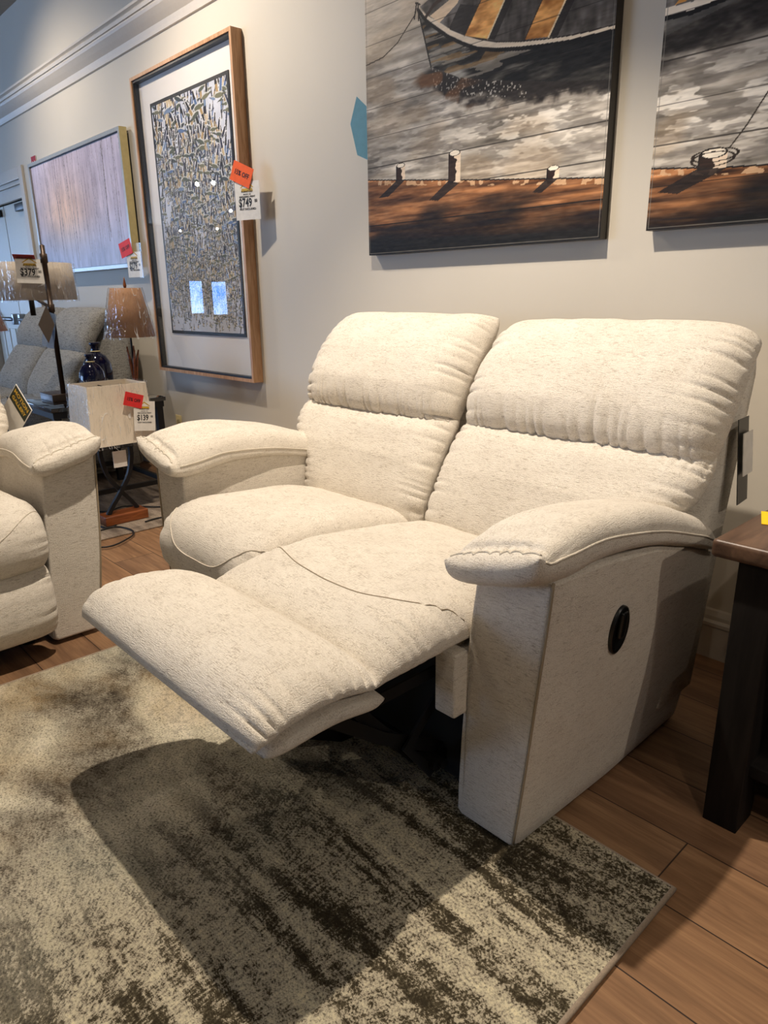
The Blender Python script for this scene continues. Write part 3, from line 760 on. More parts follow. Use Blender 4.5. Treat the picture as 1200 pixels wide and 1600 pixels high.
def boat_canvas(left):
    x0, x1 = (-2.333, -1.256) if left else (-1.105, -.03)
    z0, z1 = (1.281, 2.36) if left else (1.293, 2.36)
    nx, nz = 520, 520
    X, Z = np.meshgrid(np.linspace(x0, x1, nx), np.linspace(z0, z1, nz))
    sd = 5 if left else 55
    # horizontal brush streaks
    st = fbm(nz, nx, 60, 6, sd, 4); bl = fbm(nz, nx, 7, 5, sd + 10, 4); fi = fbm(nz, nx, 160, 40, sd + 20, 2)
    t = .55 * st + .45 * bl
    water = C3(160, 152, 140) + (t[..., None] - .5) * C3(270, 262, 250) * 1.0
    img = np.clip(water, .22, .93)
    # white wave patches near the middle
    wv = fbm(nz, nx, 44, 12, sd + 31, 4)
    band = np.exp(-((Z - (1.66 if left else 1.60)) / .12) ** 2) * (ss(-2.1, -1.5, X) * .75 + .35 if left else ss(-.4, -1.0, X) + .2)
    img = lay(img, ss(.49, .57, wv) * band, C3(238, 230, 216), .85)
    img = lay(img, ss(.52, .62, fbm(nz, nx, 70, 9, sd + 41, 4)), C3(104, 98, 92), .5)
    warm = fbm(nz, nx, 9, 4, sd + 51, 3)
    img = lay(img, ss(.52, .7, warm), C3(164, 138, 106), .35)
    if left:
        img = lay(img, ss(1.90, 2.08, Z) * ss(-1.85, -2.15, X), C3(232, 214, 188), .55)
        hull = [(-2.05, 2.095), (-2.009, 2.05), (-1.962, 2.017), (-1.905, 1.978), (-1.838, 1.942), (-1.773, 1.912), (-1.691, 1.89), (-1.593, 1.872), (-1.501, 1.859), (-1.413, 1.849), (-1.331, 1.845), (-1.253, 1.842), (-1.249, 1.718), (-1.406, 1.742), (-1.687, 1.800), (-1.846, 1.840), (-1.984, 1.901), (-2.02, 2.007)]
        lo = hull[:12]
        up = [(-2.05, 2.10), (-2.003, 2.064), (-1.945, 2.030), (-1.894, 1.997), (-1.827, 1.964), (-1.763, 1.937), (-1.691, 1.913), (-1.594, 1.892), (-1.501, 1.877), (-1.414, 1.866), (-1.332, 1.860), (-1.25, 1.858)]
        inside = [(-2.04, 2.10)] + up[1:] + [(-1.25, 2.36), (-1.75, 2.36), (-1.85, 2.15)]
        # interior of the boat
        mi = inpoly(X, Z, inside) & (Z > 1.86)
        near = fbm(nz, nx, 12, 30, 77, 3)
        ic = C3(92, 86, 80) + (near[..., None] - .5) * .5
        img = np.where(mi[..., None], ic, img)
        img = lay(img, inpoly(X, Z, [(-1.9, 2.0), (-1.85, 2.06), (-1.72, 2.02), (-1.80, 1.955)]), C3(40, 36, 34), .8)
        # reflection / shadow under the hull
        e = fbm(nz, nx, 30, 20, 88, 4) - .5
        base = np.interp(X[0], [-2.09, -1.98, -1.85, -1.6, -1.4, -1.25], [1.862, 1.83, 1.765, 1.735, 1.705, 1.69])[None, :]
        top = np.interp(X[0], [-2.09, -1.98, -1.85, -1.6, -1.4, -1.25], [1.865, 1.90, 1.85, 1.80, 1.76, 1.75])[None, :]
        sh = ss(-.02, .02, Z - base + e * .09) * ss(-.02, .02, top - Z) * ss(-2.10, -2.03, X)
        img = lay(img, sh, C3(34, 30, 28), .95)
        sp = rng.random((nz, nx)) > .972
        sp2 = vn(nz, nx, 190, 190, 3) > .80
        img = lay(img, sp2 & (np.abs(Z - (top - .03)) < .035) & (X > -1.98) & (X < -1.55), C3(206, 198, 186), .8)
        img = lay(img, ss(.55, .65, vn(nz, nx, 26, 12, 9)) * sh * ss(-1.7, -1.9, X), C3(150, 96, 54), .6)
        # hull
        mh = inpoly(X, Z, hull)
        hs = fbm(nz, nx, 46, 9, 101, 4)
        hc = C3(66, 63, 57) + (hs[..., None] - .47) * C3(330, 320, 300) * 1.9
        rel = ss(1.74, 1.90, Z - 0 * X); hc = np.clip(hc * (.30 + .42 * rel[..., None]), .08, .80)
        img = np.where(mh[..., None], hc, img)
        # gunwale
        hl = fbm(nz, nx, 70, 7, 141, 3); img = lay(img, mh & (Z > 1.80) & (hl > .64), C3(160, 150, 134), .7)
        img = lay(img, mh & (Z > 1.86) & (vn(nz, nx, 90, 12, 142) > .74), C3(150, 112, 64), .6)
        gp = lo + up[::-1]; img = lay(img, inpoly(X, Z, gp), C3(236, 218, 192))
        img = lay(img, dline(X, Z, lo) < .006, C3(18, 16, 15)); img = lay(img, dline(X, Z, up[3:]) < .0018, C3(50, 42, 36))
        img = lay(img, dline(X, Z, [(-2.05, 2.095), (-2.02, 2.007), (-1.984, 1.901)]) < .003, C3(24, 22, 20))
        # benches
        wd = fbm(nz, nx, 50, 20, 120, 3)
        oc = C3(222, 156, 84) + (wd[..., None] - .5) * C3(190, 170, 130)
        for p in ([(-1.828, 1.962), (-1.686, 2.14), (-1.586, 2.13), (-1.727, 1.93)], [(-1.575, 1.893), (-1.40, 2.16), (-1.30, 2.16), (-1.484, 1.88)]):
            m = inpoly(X, Z, p); img = np.where(m[..., None], oc, img)
            a, bb_, c_, d_ = p
            img = lay(img, inpoly(X, Z, [d_, c_, (c_[0] + .03, c_[1] - .01), (d_[0] + .03, d_[1] - .01)]), C3(40, 34, 30), .85)
            img = lay(img, dline(X, Z, [d_, c_]) < .003, C3(240, 214, 170)); img = lay(img, dline(X, Z, [a, bb_]) < .002, C3(70, 50, 30))
        img = lay(img, inpoly(X, Z, [(-1.945, 2.028), (-1.862, 2.066), (-1.845, 2.090), (-1.90, 2.085), (-1.991, 2.06)]), C3(236, 208, 172))
        img = lay(img, dline(X, Z, [(-2.009, 2.063), (-1.974, 2.088), (-1.929, 2.100), (-1.852, 2.092), (-1.80, 2.07)]) < .006, C3(60, 44, 34))
        rope = [(-2.056, 2.112), (-2.062, 2.084), (-2.156, 2.015), (-2.235, 1.985), (-2.331, 1.978)]
        img = lay(img, dline(X, Z, rope) < .0022, C3(60, 48, 36))
        for q_ in ([(-2.058, 2.11), (-2.068, 2.07)], [(-2.05, 2.115), (-2.046, 2.06)], [(-2.062, 2.118), (-2.04, 2.108)]): img = lay(img, dline(X, Z, q_) < .003, C3(46, 38, 30))
        dk = [(-2.34, 1.570), (-1.717, 1.501), (-1.25, 1.454)]
    else:
        e = fbm(nz, nx, 30, 12, 188, 4) - .5
        c0 = np.interp(X[0], [-1.11, -.8, -.03], [1.76, 1.82, 1.86])[None, :]
        img = lay(img, np.exp(-((Z - c0 + e * .12) / .052) ** 2), C3(34, 30, 27), .97)
        mh = Z > np.interp(X[0], [-1.11, -1.03, -.8, -.4, -.03], [1.849, 1.842, 1.86, 1.93, 2.05])[None, :]
        up = [(-1.11, 1.849), (-1.03, 1.845), (-.8, 1.868), (-.4, 1.935), (-.03, 2.06)]
        ic = C3(110, 104, 98) + (fbm(nz, nx, 12, 30, 177, 3)[..., None] - .5) * .5
        img = np.where(mh[..., None], ic, img)
        hb = (Z < np.interp(X[0], [-1.11, -.8, -.03], [1.845, 1.862, 2.05])[None, :]) & (Z > c0 + .03)
        img = lay(img, hb & (X > -1.1), C3(88, 86, 82), .7)
        img = lay(img, inpoly(X, Z, [(-1.08, 1.86), (-.95, 1.87), (-.80, 1.99), (-.95, 1.98)]), C3(210, 146, 72))
        img = lay(img, dline(X, Z, up) < .011, C3(238, 224, 204)); img = lay(img, dline(X, Z, [(a, b_ - .014) for a, b_ in up]) < .006, C3(20, 18, 17))
        dk = [(-1.11, 1.461), (-.891, 1.438), (-.03, 1.38)]
    # plank lines
    for zl in ((1.395, 1.504, 1.611, 1.718, 1.822, 1.93, 2.04, 2.15) if left else (1.41, 1.518, 1.62, 1.73, 1.84, 1.95)):
        img = lay(img, np.abs(Z - zl) < .0016, C3(40, 36, 32), .75)
    # dock
    dz = np.interp(X[0], [p[0] for p in dk], [p[1] for p in dk])[None, :]
    dm = Z < dz
    ds = fbm(nz, nx, 80, 5, sd + 61, 4); rel = np.clip((dz - Z) / (dz - z0), 0, 1)
    dc = C3(116, 77, 47)[None, None] * (1.12 - .35 * rel[..., None]) + (ds[..., None] - .5) * C3(220, 160, 110)
    dkp = ss(.45, .72, fbm(nz, nx, 7, 3, sd + 71, 3) + .35 * (rel - .5)); dc = dc * (1 - .72 * dkp[..., None])
    dc = dc * (1 - .7 * ss(.62, 1.0, rel)[..., None])
    img = np.where(dm[..., None], np.clip(dc, .06, .9), img)
    for zl in (1.395, 1.41) if False else ((1.394,) if left else (1.41,)): img = lay(img, (np.abs(Z - zl) < .0018) & dm, C3(14, 12, 10), .9)
    img = lay(img, np.abs(Z - dz) < .0022, C3(20, 16, 14)); img = lay(img, (np.abs(Z - dz + .010) < .008) & (vn(nz, nx, 60, 60, 31) > .56), C3(214, 176, 136), .8)
    if left:
        posts = [((-2.166, -2.118), (1.550, 1.600)), ((-1.893, -1.837), (1.508, 1.606)), ((-1.464, -1.419), (1.474, 1.504))]
        shs = [[(-2.164, 1.550), (-2.12, 1.545), (-2.215, 1.495), (-2.27, 1.497)], [(-1.893, 1.518), (-1.840, 1.505), (-1.945, 1.455), (-1.99, 1.462)], [(-1.462, 1.477), (-1.42, 1.472), (-1.485, 1.435), (-1.52, 1.440)]]
    else:
        posts = [((-.967, -.890), (1.438, 1.478))]; shs = [[(-.965, 1.446), (-.89, 1.436), (-1.02, 1.385), (-1.08, 1.395)]]
    for (a, c_), (zb, zt) in posts:
        img = lay(img, (X > a) & (X < c_) & (Z > zb) & (Z < zt), C3(226, 204, 178))
        img = lay(img, (X > a) & (X < a + (c_ - a) * (.42 + .35 * vn(nz, nx, 90, 60, 6))) & (Z > zb) & (Z < zt), C3(44, 28, 20))
        w = (c_ - a) / 2; el = ((X - (a + c_) / 2) / w) ** 2 + ((Z - zt) / (w * .36)) ** 2
        img = lay(img, el < 1, C3(24, 20, 18)); img = lay(img, el < .68, C3(238, 226, 206))
        img = lay(img, (np.abs(X - a) < .0018) & (Z > zb) & (Z < zt), C3(20, 16, 14))
    for p in shs: img = lay(img, inpoly(X, Z, p), C3(26, 20, 18), .82)
    if not left:
        for cx, cz, rx, rz in ((-.93, 1.463, .058, .018), (-.925, 1.472, .062, .016)):
            el = np.sqrt(((X - cx) / rx) ** 2 + ((Z - cz) / rz) ** 2); img = lay(img, np.abs(el - 1) < .07, C3(40, 30, 22))
        img = lay(img, dline(X, Z, [(-.888, 1.485), (-.85, 1.534), (-.808, 1.602), (-.70, 1.80)]) < .002, C3(60, 52, 44))
    # edge lines
    ed = np.minimum(np.minimum(X - x0, x1 - X), Z - z0); img = lay(img, np.abs(ed - .007) < .0012, C3(120, 116, 108), .8)
    img = img + (fi[..., None] - .5) * .10
    lab = 'large rowing boat and dock painting hanging left of its partner above the loveseat' if left else 'rowing boat painting with one rope-wound post, cut off by the right edge'
    t = thing('boat_painting', lab, 'painting', (0, 0, 0))
    canvas('painted_face', x0, x1, z0, z1, nx, nz, img, t, M['paint'], 2.0995)
    obj('canvas_edge', box(x0, x1, 2.10, WY - .001, z0, z1), plain('dark_canvas_edge_%d' % left, rgb(26, 22, 21), .35), t, False)
boat_canvas(True); boat_canvas(False)
c_ = thing('blue_tag', 'pale blue card tucked behind the left edge of the boat painting', 'tag', (-2.364, 2.106, 1.765), (math.radians(3), 0, math.radians(24)))
bm = bmesh.new(); prism(bm, [(-.055, .02), (-.022, .115), (.035, .06), (.035, -.125), (-.03, -.095)], 'y', -.001, .001); obj('card', bm, M['blue'], c_, False)

# tall bird picture
def bird_picture():
    t = thing('framed_bird_picture', 'tall framed print crowded with flying birds, white mat and light oak frame', 'picture', (0, 0, 0))
    x0, x1, z0, z1, yf = -4.341, -3.247, .683, 2.328, 2.078
    w = .017
    bm = bmesh.new()
    bx(bm, x0, x1, yf, WY - .002, z1 - w, z1); bx(bm, x0, x1, yf, WY - .002, z0, z0 + w); bx(bm, x0, x0 + w, yf, WY - .002, z0 + w, z1 - w); bx(bm, x1 - w, x1, yf, WY - .002, z0 + w, z1 - w)
    obj('oak_frame', bm, M['oakframe'], t, False)
    bm = bmesh.new(); a = w; c = w + .012
    for q_ in ((x0 + a, x1 - a, z1 - c, z1 - a), (x0 + a, x1 - a, z0 + a, z0 + c), (x0 + a, x0 + c, z0 + c, z1 - c), (x1 - c, x1 - a, z0 + c, z1 - c)): bx(bm, q_[0], q_[1], yf + .007, WY - .012, q_[2], q_[3])
    obj('black_liner', bm, M['black'], t, False)
    ym = WY - .022
    obj('mat_board', box(x0 + w, x1 - w, ym, ym + .006, z0 + w, z1 - w), M['matboard'], t, False)
    px0, px1, pz0, pz1 = -4.185, -3.345, .915, 2.175
    obj('picture_border', box(px0, px1, ym - .006, ym, pz0, pz1), M['black'], t, False)
    nx, nz = 330, 500; i0, i1, j0, j1 = px0 + .018, px1 - .018, pz0 + .018, pz1 - .018
    X, Z = np.meshgrid(np.linspace(i0, i1, nx), np.linspace(j0, j1, nz))
    img = np.tile(C3(206, 208, 218), (nz, nx, 1)).astype(float)
    img += (fbm(nz, nx, 12, 8, 3, 3)[..., None] - .5) * .15
    r = np.random.default_rng(5)
    pal = [C3(84, 90, 76), C3(104, 106, 82), C3(64, 72, 74), C3(118, 116, 90)]
    tan = [C3(176, 146, 96), C3(150, 126, 86), C3(206, 182, 138)]; navy = [C3(28, 32, 48), C3(36, 44, 74), C3(24, 24, 28)]; blu = [C3(92, 118, 160), C3(120, 142, 172)]
    def paint(poly, col):
        nonlocal img
        P = np.array(poly); a0 = max(0, int((P[:, 0].min() - i0) / (i1 - i0) * (nx - 1))); a1 = min(nx, int((P[:, 0].max() - i0) / (i1 - i0) * (nx - 1)) + 2)
        b0 = max(0, int((P[:, 1].min() - j0) / (j1 - j0) * (nz - 1))); b1 = min(nz, int((P[:, 1].max() - j0) / (j1 - j0) * (nz - 1)) + 2)
        if a1 <= a0 or b1 <= b0: return
        m = inpoly(X[b0:b1, a0:a1], Z[b0:b1, a0:a1], poly); img[b0:b1, a0:a1][m] = col
    N_ = 2600
    gapn = vn(40, 40, 9, 6, 4)
    for k in range(N_):
        big = 1.0 if k < N_ * .85 else 1.55
        x = r.uniform(i0, i1); f = (1 - r.random() ** 1.0); z = j0 + (j1 - j0) * (.35 * r.random() + .65 * r.random() ** 1.7) * 1.0
        if k > N_ * .93: z = r.uniform(j0 + .5, j1)
        hgt = (z - j0) / (j1 - j0)
        if gapn[int((z - j0) / (j1 - j0) * 39), int((x - i0) / (i1 - i0) * 39)] > .70 and hgt > .35 and r.random() < .8: continue
        s = (.0155 + .027 * hgt ** 1.2) * big * r.uniform(.7, 1.2)
        d = r.choice([-1, 1]); an = r.uniform(-.35, .35)
        def q_(u, v): return (x + d * (u * math.cos(an) - v * math.sin(an)) * s, z + (u * math.sin(an) + v * math.cos(an)) * s)
        for side in (0, 1):
            lean = r.uniform(-.5, .5); up = r.choice([1, 1, 1, -1]); L = r.uniform(1.1, 2.1)
            wc = tan[r.integers(3)] if r.random() < .5 else (blu + navy)[r.integers(5)]
            b0_ = -.3 + .35 * side
            if hgt > .5: lean = (.75 * side - .35) + r.normal(0, .15)
            paint([q_(b0_ - .06, 0), q_(b0_ + .42, 0), q_(b0_ + .40 + lean, up * L * 1.02), q_(b0_ + .1 + lean, up * L * 1.04)], C3(232, 230, 226))
            paint([q_(b0_, .0), q_(b0_ + .34, 0), q_(b0_ + .36 + lean * .7, up * L * .62), q_(b0_ + .04 + lean * .7, up * L * .6)], wc)
            paint([q_(b0_ + .0 + lean * .62, up * L * .5), q_(b0_ + .34 + lean * .62, up * L * .5), q_(b0_ + .3 + lean, up * L), q_(b0_ + .12 + lean, up * L * .98)], navy[r.integers(3)])
        th = np.linspace(0, 2 * PI, 12, endpoint=False)
        bc = pal[r.integers(4)] if r.random() < .8 else blu[r.integers(2)]
        paint([q_(.62 * math.cos(a), .05 + .21 * math.sin(a)) for a in th], C3(210, 208, 200))
        paint([q_(.58 * math.cos(a), .17 * math.sin(a)) for a in th], bc)
        paint([q_(.45, .08), q_(.85, .12), q_(1.12, .02), q_(.88, -.02), q_(.45, -.08)], bc * .8)
    canvas('printed_birds', i0, i1, j0, j1, nx, nz, img, t, M['print'], ym - .0066)
    obj('glass_pane', box(x0 + w, x1 - w, yf + .010, yf + .0125, z0 + w, z1 - w), M['glass'], t, False)
bird_picture()

# birch painting
def birch():
    t = thing('birch_painting', 'wide pale painting of birch trunks in a silver frame at the far left', 'painting', (0, 0, 0))
    x0, x1, z0, z1, yf = -6.22, -4.545, 1.315, 2.118, 2.075; w = .022
    bm = bmesh.new()
    for q_ in ((x0, x1, z1 - w, z1), (x0, x1, z0, z0 + w), (x0, x0 + w, z0 + w, z1 - w), (x1 - w, x1, z0 + w, z1 - w)): bx(bm, q_[0], q_[1], yf, yf + .048, q_[2], q_[3])
    obj('silver_frame', bm, M['silver'], t, False)
    obj('frame_side', box(x1, x1 + .003, yf + .001, yf + .048, z0, z1), M['champagne'], t, False)
    obj('backing', box(x0 + .03, x1 - .012, yf + .03, WY - .001, z0 + .03, z1 - .03), M['black'], t, False)
    nx, nz = 420, 260; a, c, e, g_ = x0 + w + .006, x1 - w - .006, z0 + w + .006, z1 - w - .006
    X, Z = np.meshgrid(np.linspace(a, c, nx), np.linspace(e, g_, nz)); U = (X - a) / (c - a); V = (Z - e) / (g_ - e)
    n1 = fbm(nz, nx, 4, 6, 3, 4); n2 = fbm(nz, nx, 3, 60, 13, 3)
    img = np.tile(C3(186, 174, 190), (nz, nx, 1)).astype(float)
    img = lay(img, np.exp(-((U - .35) / .3) ** 2 - ((V - .45) / .35) ** 2), C3(234, 188, 148), .85)
    img = lay(img, ss(.55, .0, V), C3(166, 182, 216), .75)
    img += (n1[..., None] - .5) * .22 + (n2[..., None] - .5) * .16
    r = np.random.default_rng(8)
    for k in range(46):
        u = r.random(); near = r.random() < .3; xb = a + (c - a) * u; lean = r.normal(0, .03); zb = e + (g_ - e) * r.uniform(.05, .35)
        ps = [(xb + lean * q_ + r.normal(0, .004), zb + (g_ - zb) * q_) for q_ in np.linspace(0, 1, 6)]
        d = dline(X, Z, ps); wd = r.uniform(.003, .006) if near else r.uniform(.0012, .0028)
        br_ = vn(nz, nx, 90, 3, int(r.integers(999)))
        img = lay(img, (d < wd), C3(134, 122, 124), .65 if near else .4); img = lay(img, (d < wd) & (br_ > .62), C3(84, 74, 78), .6)
    for k in range(50):
        xb = r.uniform(a, c); zb = r.uniform(e + .25, g_); ps = [(xb, zb), (xb + r.normal(0, .03), zb + r.uniform(.05, .12)), (xb + r.normal(0, .06), zb + r.uniform(.12, .22))]
        img = lay(img, dline(X, Z, ps) < .0013, C3(150, 124, 108), .4)
    canvas('painted_face', a, c, e, g_, nx, nz, img, t, M['birchpaint'], yf + .012)
    obj('canvas_edge', box(a - .006, c + .006, yf + .0125, yf + .03, e - .006, g_ + .006), M['black'], t, False)
birch()
t = thing('red_sign', 'narrow red and white strip tag at the upper left corner of the birch painting', 'tag', (-6.235, WY - .006, 2.14))
bm = bmesh.new(); bx(bm, -.05, .05, -.001, .001, -.045, .045); obj('card', bm, M['white'], t, False)
bm = bmesh.new(); prism(bm, [(-.048, .044), (.048, .044), (.048, 0), (.0, -.036), (-.048, 0)], 'y', -.003, -.0012); obj('red_arrow', bm, M['dkred'], t, False)
bm = bmesh.new(); prism(bm, [(-.03, .01), (-.02, .01), (0, -.012), (.02, .01), (.03, .01), (0, -.026)], 'y', -.004, -.0031); obj('white_arrow', bm, M['white'], t, False)
obj('strip', box(-.012, .006, -.001, .001, -.62, -.045), M['dkred'], t, False)

# ------------------------------------------------------------------ dark side table with gloss top (left)
t = thing('side_table', 'black glossy-topped side table behind the left sofa carrying vases and lamps', 'table', (0, 0, 0))
SX0, SX1, SY0, SY1 = -4.42, -3.70, 1.175, 1.79; SZ = .60
obj('table_top', box(SX0, SX1, SY0, SY1, SZ - .022, SZ, bev=.003), M['glosstop'], t)
obj('top_frame', box(SX0 + .01, SX1 - .01, SY0 + .01, SY1 - .01, SZ - .055, SZ - .022), M['iron'], t, False)
for x, y in ((SX0 + .015, SY0 + .015), (SX1 - .05, SY0 + .015), (SX0 + .015, SY1 - .05), (SX1 - .05, SY1 - .05)): obj('leg', box(x, x + .035, y, y + .035, .008, SZ - .05), M['iron'], t, False)
bm = bmesh.new()
bx(bm, SX0 + .02, SX1 - .02, SY0 + .022, SY0 + .042, .11, .135); bx(bm, SX0 + .02, SX1 - .02, SY1 - .042, SY1 - .022, .11, .135)
bx(bm, SX0 + .022, SX0 + .042, SY0 + .02, SY1 - .02, .11, .135); bx(bm, SX1 - .042, SX1 - .022, SY0 + .02, SY1 - .02, .11, .135)
obj('stretcher', bm, M['iron'], t, False)

def vase(label, x, y, s, h):
    o = thing('ceramic_bottle', label, 'vase', (x, y, SZ), 0)
    pr = [(.055, 0), (.068, .01), (.074, .05), (.076, .12), (.070, .16), (.050, .192), (.028, .205), (.022, .212), (.021, .235), (.027, .243), (.029, .25), (.026, .255), (.018, .255)]
    bm = bmesh.new(); lathe(bm, [(r_ * s, z * h) for r_, z in pr], 0, 0, 40); obj('body', bm, M['navy'], o)
    bm = bmesh.new(); tube(bm, [((.024 + .006 * 0) * s * math.cos(a), (.024) * s * math.sin(a), .214 * h) for a in np.linspace(0, 2 * PI, 24, endpoint=False)], .003, 6, closed=True); obj('neck_ring', bm, M['outlet'], o)
vase('taller navy glazed bottle vase at the back of the black side table', -3.985, 1.545, 1.02, 1.16)
vase('shorter navy glazed bottle vase in front of the taller one', -3.825, 1.448, .88, .97)

# ------------------------------------------------------------------ lamps
def lampA():
    t = thing('iron_table_lamp', 'iron lamp with crossed curved legs on a wood block, rectangular wrapped shade', 'lamp', (-3.52, 1.40, .008), math.radians(91))
    obj('wood_block', box(-.115, .115, -.05, .05, 0, .05, bev=.005), M['lampwood'], t)
    def curve(s, yo):
        return [(s * (.085), yo, .05), (s * .05, yo, .10), (s * .0, yo, .165), (s * -.05, yo, .245), (s * -.072, yo, .33), (s * -.075, yo, .395)]
    for s in (-1, 1):
        f, d = spline(curve(s, .012 * s), 0); pts = [tuple(float(np.interp(q_, d, f[:, k])) for k in range(3)) for q_ in np.linspace(0, d[-1], 26)]
        bm = bmesh.new(); bar(bm, pts, .020, .020, (0, 1, 0)); obj('curved_leg', bm, M['iron'], t, False)
    obj('top_bar', box(-.088, .088, -.02, .02, .385, .405), M['iron'], t, False)
    bm = bmesh.new(); tube(bm, [(0, 0, .40), (0, 0, .50)], .012, 12); obj('socket', bm, M['iron'], t)
    # shade: tapered rectangular, open top and bottom
    zb, zt = .425, .715; wb, db, wt, dt = .165, .130, .148, .116
    def frame(wa, da, z): return [(-wa, -da, z), (wa, -da, z), (wa, da, z), (-wa, da, z)]
    bm = bmesh.new()
    O = [[bm.verts.new(p) for p in frame(wb, db, zb)], [bm.verts.new(p) for p in frame(wt, dt, zt)]]
    I = [[bm.verts.new(p) for p in frame(wb - .004, db - .004, zb)], [bm.verts.new(p) for p in frame(wt - .004, dt - .004, zt)]]
    for j in range(4):
        k = (j + 1) % 4
        bm.faces.new((O[0][j], O[0][k], O[1][k], O[1][j])); bm.faces.new((I[0][j], I[1][j], I[1][k], I[0][k]))
        bm.faces.new((O[1][j], O[1][k], I[1][k], I[1][j])); bm.faces.new((O[0][j], I[0][j], I[0][k], O[0][k]))
    s = obj('lamp_shade', bm, M['shade_white'], t, False)
    bm = bmesh.new()
    bar(bm, [(-wt, 0, zt - .02), (wt, 0, zt - .02)], .004, .004); bar(bm, [(0, -dt, zt - .02), (0, dt, zt - .02)], .004, .004); tube(bm, [(0, 0, .5), (0, 0, .70)], .003, 6)
    obj('shade_spider', bm, M['iron'], s, False)
    # crumpled wrap
    V = []; F = []; n = 120; m = 26
    for i in range(m + 1):
        f_ = i / m; z = zb - .012 + (zt - zb + .02) * f_
        for j in range(n):
            a = 2 * PI * j / n; W_ = wb + (wt - wb) * f_ + .006; D_ = db + (dt - db) * f_ + .006
            c_, s_ = math.cos(a), math.sin(a); k_ = 1 / max(abs(c_) , abs(s_)); u = c_ * k_ * W_; v = s_ * k_ * D_
            w_ = noise.noise(Vector((u * 14, v * 14, z * 6))) * .006 + abs(noise.noise(Vector((u * 40 + z * 12, v * 40, z * 10)))) * .005
            l = math.hypot(u, v); V.append((u + u / l * w_, v + v / l * w_, z))
    for i in range(m):
        for j in range(n): F.append((i * n + j, i * n + (j + 1) % n, (i + 1) * n + (j + 1) % n, (i + 1) * n + j))
    obj('plastic_wrap', (V, [], F), M['wrap'], s)
    return t
lampA()
def cone_wrap(parent, r0, r1, z0, z1, seed, amp=.006):
    V = []; F = []; n = 110; m = 24
    for i in range(m + 1):
        f_ = i / m; z = z0 - .008 + (z1 - z0 + .012) * f_
        for j in range(n):
            a = 2 * PI * j / n; r_ = r0 + (r1 - r0) * f_ + .006
            c_, s_ = math.cos(a), math.sin(a)
            w_ = abs(noise.noise(Vector((c_ * 6 + seed, s_ * 6, z * 9)))) * amp * 1.6 + abs(noise.noise(Vector((c_ * 16 + z * 9, s_ * 16 + seed, z * 12)))) * amp
            V.append(((r_ + w_) * c_, (r_ + w_) * s_, z))
    for i in range(m):
        for j in range(n): F.append((i * n + j, i * n + (j + 1) % n, (i + 1) * n + (j + 1) % n, (i + 1) * n + j))
    return obj('plastic_wrap', (V, [], F), M['wrap'], parent)
def shade(parent, r0, r1, z0, z1, m):
    bm = bmesh.new(); lathe(bm, [(r0, z0), (r1, z1), (r1 - .004, z1), (r0 - .004, z0), (r0, z0)], 0, 0, 48, cap=False)
    bmesh.ops.remove_doubles(bm, verts=bm.verts, dist=1e-5); return obj('lamp_shade', bm, m, parent)
def lampB():
    t = thing('twig_table_lamp', 'wooden twig-base lamp with brown burlap cone shade in clear wrap', 'lamp', (-3.80, 1.673, SZ))
    bm = bmesh.new(); lathe(bm, [(.06, 0), (.06, .012), (.02, .02)], 0, 0, 24); obj('base', bm, M['lampwood'], t)
    for k in range(5):
        a = 2 * PI * k / 5; bm = bmesh.new()
        tube(bm, [(.012 * math.cos(a), .012 * math.sin(a), .015), (.008 * math.cos(a + .6), .008 * math.sin(a + .6), .10), (.020 * math.cos(a + 1), .020 * math.sin(a + 1), .20), (.032 * math.cos(a + 1.2), .032 * math.sin(a + 1.2), .255 + .02 * (k % 2))], [.007, .008, .007, .004], 8)
        obj('twig', bm, M['lampwood'], t)
    bm = bmesh.new(); tube(bm, [(0, 0, .02), (0, 0, .60)], .005, 8); obj('stem', bm, M['iron'], t)
    bm = bmesh.new(); lathe(bm, [(.006, .575), (.009, .59), (.005, .61), (.002, .63)], 0, 0, 12); obj('finial', bm, M['lampwood'], t)
    s = shade(t, .130, .078, .325, .575, M['shade_brown']); cone_wrap(s, .130, .078, .325, .575, 3.3)
lampB()
def lampC():
    t = thing('swing_arm_lamp', 'tall bronze pole lamp with wide oatmeal drum shade in clear wrap', 'lamp', (-3.96, 1.335, SZ), 0)
    obj('base', box(-.16, .03, -.07, .07, 0, .04, bev=.003), M['bronze'], t)
    bm = bmesh.new(); lathe(bm, [(.013, .04), (.013, .46), (.018, .462), (.018, .50), (.013, .502), (.013, .70), (.018, .702), (.018, .745), (.012, .747), (.012, .785), (.004, .79)], 0, 0, 20); obj('pole', bm, M['bronze'], t)
    bm = bmesh.new(); bar(bm, [(0, 0, .48), (-.29, .0, .545)], .012, .012); obj('swing_arm', bm, M['bronze'], t)
    obj('brace_rod', bar(bmesh.new(), [(0, 0, .72), (-.16, .0, .66), (-.29, .0, .55)], .010, .010), M['bronze'], t)
    SZ0, SZ1 = .52, .71
    s = shade(t, .235, .228, SZ0, SZ1, M['shade_drum']); s.location = (-.29, 0, 0)
    w = cone_wrap(s, .235, .228, SZ0, SZ1, 8.1, .007)
    bm = bmesh.new(); tube(bm, [(-.29, 0, .44), (-.29, 0, .62)], .014, 10); obj('lamp_socket', bm, M['black'], t)
lampC()
